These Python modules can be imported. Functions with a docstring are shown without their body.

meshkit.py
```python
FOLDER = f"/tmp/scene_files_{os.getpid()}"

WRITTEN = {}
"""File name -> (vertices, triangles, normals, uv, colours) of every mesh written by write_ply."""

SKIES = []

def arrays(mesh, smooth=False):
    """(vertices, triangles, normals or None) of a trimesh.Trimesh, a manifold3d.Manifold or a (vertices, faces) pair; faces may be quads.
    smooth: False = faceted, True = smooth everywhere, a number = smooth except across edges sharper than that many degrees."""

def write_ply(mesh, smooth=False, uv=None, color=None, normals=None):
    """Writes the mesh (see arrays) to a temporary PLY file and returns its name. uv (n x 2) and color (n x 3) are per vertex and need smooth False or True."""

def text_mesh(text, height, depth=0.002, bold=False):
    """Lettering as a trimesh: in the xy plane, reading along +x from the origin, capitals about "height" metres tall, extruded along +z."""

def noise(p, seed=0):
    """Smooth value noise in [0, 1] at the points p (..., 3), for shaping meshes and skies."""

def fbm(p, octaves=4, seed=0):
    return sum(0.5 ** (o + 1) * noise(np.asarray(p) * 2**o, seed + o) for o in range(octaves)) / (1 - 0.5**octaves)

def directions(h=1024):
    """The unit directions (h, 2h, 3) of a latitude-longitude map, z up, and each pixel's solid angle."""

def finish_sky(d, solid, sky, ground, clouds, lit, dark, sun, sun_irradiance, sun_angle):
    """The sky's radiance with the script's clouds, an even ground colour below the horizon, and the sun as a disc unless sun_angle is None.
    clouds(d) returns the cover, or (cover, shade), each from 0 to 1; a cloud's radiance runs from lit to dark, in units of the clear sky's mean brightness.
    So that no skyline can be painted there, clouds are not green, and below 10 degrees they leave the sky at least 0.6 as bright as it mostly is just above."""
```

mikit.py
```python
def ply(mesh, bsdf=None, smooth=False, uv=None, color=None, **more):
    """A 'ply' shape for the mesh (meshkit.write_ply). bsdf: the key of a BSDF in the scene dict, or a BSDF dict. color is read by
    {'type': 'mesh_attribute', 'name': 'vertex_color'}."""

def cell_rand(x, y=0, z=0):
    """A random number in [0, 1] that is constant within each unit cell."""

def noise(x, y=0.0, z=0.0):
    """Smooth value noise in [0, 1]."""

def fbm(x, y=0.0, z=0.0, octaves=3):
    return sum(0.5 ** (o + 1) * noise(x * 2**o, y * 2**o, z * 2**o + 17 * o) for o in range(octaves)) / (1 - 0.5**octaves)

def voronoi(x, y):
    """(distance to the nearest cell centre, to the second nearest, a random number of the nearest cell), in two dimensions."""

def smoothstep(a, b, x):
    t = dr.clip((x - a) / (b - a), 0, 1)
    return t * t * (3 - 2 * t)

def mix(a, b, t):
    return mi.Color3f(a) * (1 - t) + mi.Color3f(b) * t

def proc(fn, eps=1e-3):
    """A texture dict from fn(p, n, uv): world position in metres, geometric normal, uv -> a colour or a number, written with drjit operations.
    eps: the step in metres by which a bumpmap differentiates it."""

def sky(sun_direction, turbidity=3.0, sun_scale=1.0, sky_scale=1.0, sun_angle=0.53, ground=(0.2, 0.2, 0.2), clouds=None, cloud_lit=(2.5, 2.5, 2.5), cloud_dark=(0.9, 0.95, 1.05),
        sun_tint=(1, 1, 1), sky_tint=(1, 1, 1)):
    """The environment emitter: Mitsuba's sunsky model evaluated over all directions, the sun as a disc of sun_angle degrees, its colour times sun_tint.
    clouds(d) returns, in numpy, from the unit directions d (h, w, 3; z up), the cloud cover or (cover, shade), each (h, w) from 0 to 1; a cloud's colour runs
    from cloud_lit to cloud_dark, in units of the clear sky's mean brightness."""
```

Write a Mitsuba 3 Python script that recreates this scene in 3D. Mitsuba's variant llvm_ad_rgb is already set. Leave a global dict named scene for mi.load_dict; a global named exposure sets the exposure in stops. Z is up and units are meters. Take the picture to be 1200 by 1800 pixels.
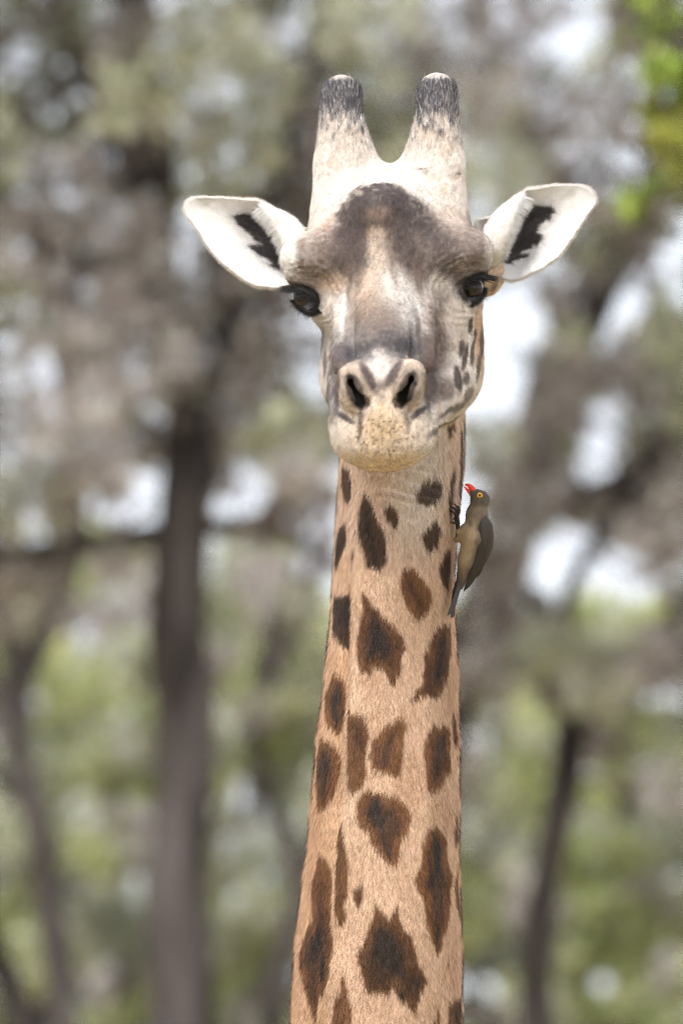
import math
import numpy as np, trimesh, mitsuba as mi, drjit as dr
import mikit, meshkit

T = mi.ScalarTransform4f
scene, labels = {}, {}

# ---------------------------------------------------------------- camera, sky, exposure
PITCH = math.radians(4.5)              # the long lens looks slightly up at the giraffe
DIST = 21.0                            # metres from lens to the giraffe's head
AIM = np.array([0.0, 0.0, 4.1])
FWD = np.array([0.0, math.cos(PITCH), math.sin(PITCH)])
UPV = np.array([0.0, -math.sin(PITCH), math.cos(PITCH)])
EYE = AIM - DIST * FWD
U = 0.00085                            # modelling unit of the giraffe: 0.85 mm
scene['camera'] = {
    'type': 'thinlens',
    'to_world': T().look_at(origin=EYE.tolist(), target=AIM.tolist(), up=[0, 0, 1]),
    'fov': math.degrees(2 * math.atan(900 * U / DIST)), 'fov_axis': 'y',
    'aperture_radius': 0.033, 'focus_distance': DIST - 0.02,
    'near_clip': 0.5, 'far_clip': 3000.0,
}


SUN = (-0.25, -0.72, 0.75)


def haze_cover(d):
    n = meshkit.fbm(d * 5.0, 3, 4)
    away = 0.5 - 0.5 * (d @ (np.array(SUN) / np.linalg.norm(SUN)))      # thin overcast, brightest round the sun
    return 0.75 + 0.2 * n, 0.12 * n + 0.72 * away


scene['sky'] = mikit.sky(SUN, turbidity=4, sun_scale=0.54, sun_angle=24.0, clouds=haze_cover,
                         sun_tint=(0.84, 0.98, 1.23), cloud_lit=(2.3, 2.3, 2.35), cloud_dark=(1.0, 1.03, 1.10), ground=(0.24, 0.20, 0.15))
exposure = 2.95


# ---------------------------------------------------------------- helpers
def tag(key, label=None, category=None, group=None, kind=None):
    labels[key] = {k: v for k, v in dict(label=label, category=category, group=group, kind=kind).items() if v}


def numbered(name):
    key, k = name, 0
    while key in scene or key in labels or any(s.startswith(key + '__') for s in scene):
        k += 1
        key = f'{name}_{k:03d}'
    return key


def mesh_entry(v, f, n=None, c=None, bsdf='coat'):
    path = meshkit.write_ply((np.asarray(v, np.float64), np.asarray(f)), False, None, c, normals=n)
    return {'type': 'ply', 'filename': path, 'face_normals': n is None, 'bsdf': {'type': 'ref', 'id': bsdf}}


def vnormals(v, f):
    n = np.zeros_like(v)
    fn = np.cross(v[f[:, 1]] - v[f[:, 0]], v[f[:, 2]] - v[f[:, 0]])
    for k in range(3):
        np.add.at(n, f[:, k], fn)
    return n / np.maximum(np.linalg.norm(n, axis=1, keepdims=True), 1e-20)


def tube(points, radii, sides=8, flat=1.0, flat_dir=None):
    """A tapering closed tube round a polyline; flat squashes it along flat_dir."""
    p = np.asarray(points, float)
    r = np.broadcast_to(radii, (len(p),)).astype(float)
    t = np.gradient(p, axis=0)
    t /= np.linalg.norm(t, axis=1, keepdims=True) + 1e-12
    ref = np.array(flat_dir, float) if flat_dir is not None else np.array([0.31, 0.87, 0.38])
    a = np.cross(t, ref)
    a /= np.linalg.norm(a, axis=1, keepdims=True) + 1e-12
    b = np.cross(t, a)
    ang = np.arange(sides) * 2 * np.pi / sides
    v = p[:, None] + r[:, None, None] * (np.cos(ang)[None, :, None] * a[:, None] + flat * np.sin(ang)[None, :, None] * b[:, None])
    m = len(p)
    i, j = np.meshgrid(np.arange(m - 1), np.arange(sides), indexing='ij')
    q = np.stack([i * sides + j, i * sides + (j + 1) % sides, (i + 1) * sides + (j + 1) % sides, (i + 1) * sides + j], -1).reshape(-1, 4)
    f = np.vstack([q[:, [0, 1, 2]], q[:, [0, 2, 3]]])
    v = np.vstack([v.reshape(-1, 3), p[:1], p[-1:]])
    k = np.arange(sides)
    c0, c1 = m * sides, m * sides + 1
    f = np.vstack([f, np.stack([k * 0 + c0, (k + 1) % sides, k], 1), np.stack([k * 0 + c1, (m - 1) * sides + k, (m - 1) * sides + (k + 1) % sides], 1)])
    return v, f


def join(parts):
    v, f, at = [], [], 0
    for a, b in parts:
        v.append(a)
        f.append(np.asarray(b) + at)
        at += len(a)
    return np.vstack(v), np.vstack(f)


def smoothstep(a, b, x):
    t = np.clip((x - a) / (b - a), 0, 1)
    return t * t * (3 - 2 * t)


ATTR = {'type': 'mesh_attribute', 'name': 'vertex_color'}
# ---------------------------------------------------------------- ground
def ground_sheet():
    r = np.concatenate([[0], np.geomspace(1.5, 2500, 60)])
    a = np.arange(96) * 2 * np.pi / 96
    x, y = r[1:, None] * np.cos(a), r[1:, None] * np.sin(a) + 20
    v = np.stack([x, y, 0 * x], -1).reshape(-1, 3)
    v[:, 2] = (meshkit.fbm(v / 9.0, 3, 2) - 0.5) * 0.10 - 0.07
    v = np.vstack([v, [[0, 20, -0.05]]])
    k, j = np.meshgrid(np.arange(59), np.arange(96), indexing='ij')
    q = np.stack([k * 96 + j, (k + 1) * 96 + j, (k + 1) * 96 + (j + 1) % 96, k * 96 + (j + 1) % 96], -1).reshape(-1, 4)
    f = np.vstack([q[:, [0, 1, 2]], q[:, [0, 2, 3]], np.stack([np.arange(96), (np.arange(96) + 1) % 96, np.full(96, 60 * 96)], 1)])
    return v, f


def earth(p, n, uv):
    a = mikit.fbm(p.x * 0.7, p.y * 0.7, 0.0, 4)
    return mikit.mix((0.36, 0.29, 0.20), (0.30, 0.27, 0.14), mikit.smoothstep(0.4, 0.62, a)) * (0.8 + 0.4 * mikit.noise(p.x * 9, p.y * 9))


scene['dry_earth'] = {'type': 'twosided', 'bsdf': {'type': 'diffuse', 'reflectance': mikit.proc(earth)}}
gv, gf = ground_sheet()
scene['ground'] = mesh_entry(gv, gf, None, None, 'dry_earth')
tag('ground', 'dry sandy savanna ground', kind='structure')


# ---------------------------------------------------------------- trees behind
def bark(p, n, uv):
    a = mikit.fbm(p.x * 9, p.y * 9, p.z * 1.6, 4)
    return mikit.mix((0.032, 0.028, 0.028), (0.090, 0.079, 0.079), mikit.smoothstep(0.3, 0.7, a))


scene['bark'] = {'type': 'twosided', 'bsdf': {'type': 'diffuse', 'reflectance': mikit.proc(bark)}}
scene['twig_bark'] = {'type': 'twosided', 'bsdf': {'type': 'diffuse', 'reflectance': {'type': 'rgb', 'value': [0.17, 0.145, 0.14]}}}
scene['leaf'] = {'type': 'principledthin', 'base_color': ATTR, 'roughness': 0.6, 'diff_trans': 0.9, 'spec_trans': 0.0, 'eta': 1.4}
LEAF = {'o': (0.46, 0.47, 0.32), 'm': (0.43, 0.385, 0.36), 'g': (0.26, 0.35, 0.08), 'y': (0.36, 0.39, 0.09), 'G': (0.47, 0.52, 0.24), 'p': (0.42, 0.44, 0.36)}
# every tree: trunk and limbs as (x, y, z, radius) points, leaf clumps as (x, y, z, radius, kind of leaf), and the holes where its crown is open: (x, z, half width, half height, lean)
LEFT_TREE = dict(trunk=[(-0.63, 37.46, -0.25, 0.176), (-0.65, 37.16, 3.49, 0.147), (-0.66, 37.05, 4.90, 0.139), (-0.65, 37.00, 5.60, 0.124), (-0.65, 36.94, 6.30, 0.117), (-0.65, 36.90, 6.77, 0.117), (-0.63, 36.88, 7.05, 0.113), (-0.64, 36.86, 7.33, 0.094), (-0.70, 36.83, 7.71, 0.077), (-0.77, 36.79, 8.17, 0.099), (-0.82, 36.76, 8.64, 0.094), (-0.85, 36.72, 9.11, 0.089), (-0.88, 36.66, 9.81, 0.070), (-0.94, 36.57, 10.98, 0.035)],
    limbs=[[(-0.65, 36.89, 6.93, 0.059), (-0.85, 36.89, 6.90, 0.052), (-1.08, 36.90, 6.87, 0.047), (-1.27, 36.90, 6.83, 0.052), (-1.50, 36.90, 6.85, 0.045), (-2.11, 36.89, 7.00, 0.035), (-2.82, 36.87, 7.19, 0.019)],
        [(-0.63, 36.88, 7.03, 0.059), (-0.47, 36.89, 6.95, 0.042), (-0.31, 36.89, 6.96, 0.038), (-0.16, 36.90, 6.87, 0.033), (-0.05, 36.90, 6.80, 0.028), (0.23, 36.91, 6.75, 0.023), (0.70, 36.90, 6.86, 0.016)],
        [(-0.64, 36.86, 7.33, 0.059), (-0.49, 36.83, 7.71, 0.052), (-0.38, 36.80, 8.13, 0.047), (-0.23, 36.76, 8.59, 0.042), (-0.09, 36.72, 9.11, 0.035), (0.00, 36.66, 9.81, 0.023)],
        [(-0.70, 36.83, 7.71, 0.052), (-0.94, 36.81, 7.94, 0.042), (-1.20, 36.80, 8.13, 0.042), (-1.50, 36.78, 8.34, 0.038), (-2.00, 36.76, 8.59, 0.026)],
        [(-0.77, 36.79, 8.17, 0.047), (-0.94, 36.76, 8.55, 0.047), (-1.10, 36.73, 8.92, 0.042), (-1.27, 36.69, 9.48, 0.035), (-1.60, 36.63, 10.28, 0.019)]],
    crown=[(-0.92, 35.64, 7.07, 0.13, 'm'), (-0.84, 37.84, 7.39, 0.12, 'm'), (-0.12, 37.51, 7.10, 0.12, 'm'), (-0.19, 36.42, 7.16, 0.12, 'o'), (-1.28, 37.13, 9.02, 0.26, 'o'), (-1.04, 37.26, 8.75, 0.26, 'o'), (-1.28, 37.49, 8.65, 0.21, 'o'), (-0.60, 35.74, 8.86, 0.23, 'o'), (-0.42, 36.24, 8.71, 0.26, 'o'), (-0.49, 36.27, 8.43, 0.23, 'o'), (-0.24, 36.91, 8.99, 0.28, 'o'), (-0.09, 36.97, 8.74, 0.26, 'o'), (-0.36, 37.73, 8.44, 0.24, 'o'), (-0.09, 37.30, 8.40, 0.24, 'o'), (0.12, 36.39, 8.94, 0.26, 'o'), (0.24, 37.40, 8.84, 0.26, 'o'), (0.19, 36.69, 8.50, 0.21, 'o'), (0.42, 36.87, 8.99, 0.24, 'm'), (0.62, 37.86, 8.52, 0.19, 'o'), (0.64, 37.19, 8.24, 0.19, 'o'), (0.52, 36.91, 8.71, 0.19, 'm'), (-0.81, 36.14, 8.88, 0.19, 'm'), (-0.88, 37.54, 8.42, 0.21, 'm'), (-1.16, 36.26, 8.27, 0.23, 'm'), (-1.30, 35.97, 7.98, 0.23, 'm'), (-1.07, 37.48, 8.06, 0.26, 'm'), (-0.75, 36.39, 7.95, 0.23, 'm'), (-0.52, 36.61, 7.99, 0.21, 'm'), (-1.20, 35.95, 7.63, 0.25, 'm'), (-0.88, 36.25, 7.61, 0.26, 'm'), (-0.59, 36.94, 7.63, 0.26, 'm'), (-0.36, 37.64, 7.88, 0.21, 'm'), (-1.08, 35.81, 7.25, 0.25, 'm'), (-0.77, 37.94, 7.47, 0.24, 'm'), (-0.48, 37.82, 7.46, 0.24, 'm'), (-1.26, 36.61, 7.03, 0.21, 'o'), (-1.00, 37.47, 7.53, 0.17, 'o'), (-0.28, 37.15, 7.53, 0.19, 'o'), (-0.23, 36.16, 7.21, 0.19, 'o'), (-1.33, 37.58, 7.44, 0.19, 'm'), (-0.93, 36.48, 6.74, 0.12, 'm'), (-1.32, 37.03, 6.69, 0.21, 'm'), (-1.37, 37.14, 8.81, 0.21, 'm'), (-0.70, 36.10, 8.58, 0.19, 'm'), (0.00, 37.61, 8.62, 0.21, 'o'), (0.37, 35.90, 8.32, 0.21, 'o'), (-0.19, 37.22, 8.10, 0.19, 'm'), (-1.37, 35.97, 7.72, 0.19, 'o'), (-0.70, 36.73, 7.79, 0.21, 'm'), (-0.42, 36.84, 7.57, 0.16, 'm'), (-0.16, 36.97, 7.58, 0.14, 'o'), (-0.10, 37.63, 7.40, 0.17, 'o'), (-0.31, 36.75, 7.70, 0.16, 'm'), (0.00, 37.78, 7.75, 0.17, 'm'), (-0.14, 35.93, 7.07, 0.14, 'm'), (0.05, 36.65, 7.98, 0.21, 'm'), (0.48, 37.86, 8.09, 0.19, 'm'), (0.00, 37.21, 7.46, 0.19, 'o'), (-0.48, 37.53, 7.18, 0.12, 'm'), (-0.62, 37.46, 7.19, 0.09, 'm'), (0.09, 36.67, 8.21, 0.21, 'm'), (0.37, 36.23, 7.61, 0.21, 'm'), (0.33, 36.64, 8.12, 0.21, 'o'), (-0.88, 36.16, 8.07, 0.19, 'm'), (-0.67, 37.79, 8.52, 0.22, 'o'), (-0.83, 35.63, 8.57, 0.21, 'o'), (-1.05, 36.53, 8.95, 0.19, 'o'), (-0.40, 37.39, 8.14, 0.19, 'o'), (-0.97, 35.98, 7.72, 0.19, 'm'), (-0.10, 37.52, 8.20, 0.19, 'o'), (-1.39, 37.53, 9.45, 0.31, 'o'), (0.07, 36.42, 10.58, 0.30, 'o'), (-1.64, 35.82, 9.49, 0.30, 'o'), (-1.24, 36.32, 11.13, 0.30, 'o'), (-0.57, 36.47, 10.14, 0.30, 'm'), (-0.47, 37.40, 10.74, 0.31, 'o'), (-1.58, 37.11, 11.04, 0.31, 'o'), (-2.34, 35.43, 10.54, 0.30, 'o'), (-0.58, 35.80, 10.56, 0.30, 'o'), (0.17, 37.22, 9.39, 0.31, 'o'), (-0.68, 37.50, 10.27, 0.31, 'm'), (-2.54, 37.02, 9.35, 0.31, 'o'), (-1.34, 35.93, 10.90, 0.30, 'o'), (-0.50, 36.88, 10.05, 0.31, 'm'), (-0.04, 35.80, 11.03, 0.30, 'm'), (-1.57, 37.36, 11.22, 0.31, 'm'), (-0.93, 35.50, 9.40, 0.30, 'o'), (-2.23, 37.61, 9.68, 0.31, 'm'), (-1.36, 35.99, 10.13, 0.30, 'm'), (-2.61, 37.60, 9.73, 0.31, 'm'), (-0.81, 37.25, 9.75, 0.31, 'm'), (-0.42, 37.13, 10.93, 0.31, 'o'), (-2.78, 36.56, 9.52, 0.30, 'm'), (-0.17, 37.37, 10.40, 0.31, 'm'), (-2.14, 36.32, 11.17, 0.30, 'm'), (-0.69, 36.81, 9.59, 0.31, 'm'), (-2.10, 35.96, 10.71, 0.30, 'm'), (-0.41, 37.16, 9.38, 0.31, 'm'), (-2.60, 37.52, 10.40, 0.31, 'o'), (-1.64, 35.75, 9.95, 0.30, 'm'), (-2.93, 35.88, 9.80, 0.30, 'o'), (-0.34, 37.08, 9.53, 0.31, 'm'), (-0.88, 36.15, 10.68, 0.30, 'm'), (-2.35, 36.44, 9.56, 0.30, 'm'), (-2.81, 35.98, 9.51, 0.30, 'o'), (-1.85, 37.49, 10.73, 0.31, 'o'), (-0.78, 36.35, 10.84, 0.30, 'm'), (-3.07, 37.23, 10.80, 0.31, 'o'), (-1.66, 36.34, 10.98, 0.30, 'o'), (-1.79, 36.26, 9.74, 0.30, 'm'), (-0.90, 36.63, 10.38, 0.31, 'm'), (-0.97, 36.17, 9.57, 0.30, 'm'), (-1.92, 36.25, 10.10, 0.30, 'm'), (0.22, 35.42, 10.58, 0.30, 'o'), (-2.23, 37.02, 11.15, 0.31, 'm'), (-0.54, 36.08, 9.78, 0.30, 'o'), (-3.04, 36.23, 8.27, 0.30, 'o'), (-2.10, 35.91, 8.04, 0.30, 'o'), (-2.25, 36.30, 7.12, 0.30, 'm'), (-2.70, 37.69, 8.23, 0.31, 'm'), (-2.60, 35.65, 8.86, 0.30, 'o'), (-2.76, 36.10, 8.41, 0.30, 'o'), (-2.79, 37.77, 7.91, 0.31, 'o'), (-1.97, 37.66, 7.36, 0.31, 'm'), (-1.95, 36.34, 7.73, 0.30, 'o'), (-2.09, 36.85, 8.02, 0.31, 'm'), (-3.13, 36.25, 7.99, 0.30, 'm'), (-3.09, 37.33, 8.05, 0.31, 'o'), (-1.90, 36.12, 8.45, 0.30, 'm'), (-2.36, 36.46, 8.86, 0.30, 'm'), (-1.62, 37.15, 8.30, 0.31, 'm'), (-1.80, 36.20, 8.89, 0.30, 'o'), (-2.00, 36.31, 8.74, 0.30, 'm'), (-2.84, 36.02, 7.10, 0.30, 'o'), (-2.66, 38.04, 6.92, 0.31, 'o'), (-2.10, 37.25, 8.00, 0.31, 'm'), (-2.74, 36.62, 8.26, 0.30, 'm'), (-2.94, 36.81, 6.80, 0.30, 'm'), (-1.94, 35.98, 8.28, 0.30, 'm'), (-2.59, 35.94, 8.22, 0.30, 'm'), (-2.43, 37.11, 9.26, 0.31, 'o'), (-1.58, 35.89, 8.45, 0.30, 'o'), (-1.98, 36.47, 8.12, 0.30, 'm'), (-1.69, 35.90, 9.12, 0.30, 'o'), (-2.80, 37.76, 6.84, 0.31, 'o'), (-1.82, 37.09, 7.78, 0.31, 'o'), (-1.85, 35.73, 7.59, 0.30, 'o'), (-1.96, 36.58, 9.17, 0.30, 'o'), (-2.47, 35.87, 8.24, 0.30, 'm'), (-3.05, 36.44, 8.67, 0.30, 'o')],
    gaps=[(-0.32, 6.86, 0.108, 0.085, 0), (-0.79, 7.12, 0.075, 0.094, 0), (-0.39, 7.08, 0.061, 0.117, 0), (-1.36, 7.61, 0.042, 0.056, 0), (-1.37, 8.36, 0.033, 0.052, 0), (-0.13, 7.61, 0.080, 0.141, 0), (-0.94, 6.58, 0.094, 0.094, 0), (-1.15, 8.50, 0.061, 0.070, 0), (-0.23, 7.80, 0.052, 0.094, 0), (-0.63, 8.34, 0.047, 0.061, 0), (-1.08, 7.80, 0.056, 0.061, 0), (-0.42, 7.80, 0.047, 0.056, 0), (-1.17, 7.49, 0.061, 0.056, 0)])
RIGHT_TREE = dict(trunk=[(0.69, 40.48, -0.39, 0.099), (0.75, 40.17, 3.55, 0.081), (0.82, 40.05, 5.02, 0.072), (0.87, 40.01, 5.52, 0.067), (0.95, 39.98, 5.88, 0.064), (1.00, 39.96, 6.18, 0.067), (0.97, 39.94, 6.45, 0.054), (0.95, 39.92, 6.70, 0.044), (1.02, 39.90, 6.97, 0.035), (1.14, 39.88, 7.16, 0.030), (1.31, 39.86, 7.48, 0.027), (1.48, 39.83, 7.88, 0.025), (1.63, 39.78, 8.42, 0.020), (1.73, 39.72, 9.21, 0.015)],
    limbs=[[(0.95, 39.92, 6.70, 0.049), (0.86, 39.91, 6.84, 0.032), (0.69, 39.90, 6.97, 0.030), (0.49, 39.89, 7.09, 0.025), (0.25, 39.88, 7.24, 0.015)],
        [(1.00, 39.96, 6.18, 0.035), (1.14, 39.94, 6.45, 0.030), (1.31, 39.92, 6.67, 0.027), (1.53, 39.91, 6.87, 0.025), (1.98, 39.89, 7.09, 0.022)],
        [(0.97, 39.94, 6.40, 0.030), (0.81, 39.93, 6.52, 0.027), (0.64, 39.93, 6.62, 0.022), (0.44, 39.92, 6.67, 0.017), (0.25, 39.91, 6.80, 0.015)]],
    crown=[(0.65, 39.87, 6.82, 0.20, 'm'), (0.74, 39.04, 6.96, 0.15, 'm'), (1.36, 39.51, 7.05, 0.20, 'm'), (1.31, 39.32, 6.54, 0.17, 'm'), (1.42, 39.18, 6.04, 0.17, 'm'), (0.84, 39.34, 6.61, 0.15, 'o'), (0.59, 39.39, 6.54, 0.17, 'm'), (1.24, 39.61, 6.61, 0.15, 'o'), (1.46, 39.76, 6.57, 0.15, 'm'), (1.03, 38.91, 6.41, 0.12, 'o'), (0.88, 39.19, 6.53, 0.12, 'o'), (1.01, 39.60, 6.61, 0.11, 'o'), (1.13, 38.99, 6.37, 0.12, 'o'), (1.62, 40.06, 6.79, 0.22, 'm'), (1.74, 39.82, 7.27, 0.25, 'm'), (1.83, 38.83, 7.68, 0.27, 'm'), (1.73, 39.43, 8.23, 0.25, 'm')],
    gaps=[(0.95, 6.96, 0.109, 0.212, 25), (1.15, 6.83, 0.138, 0.183, 15), (1.36, 6.81, 0.089, 0.123, 0)])
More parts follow.
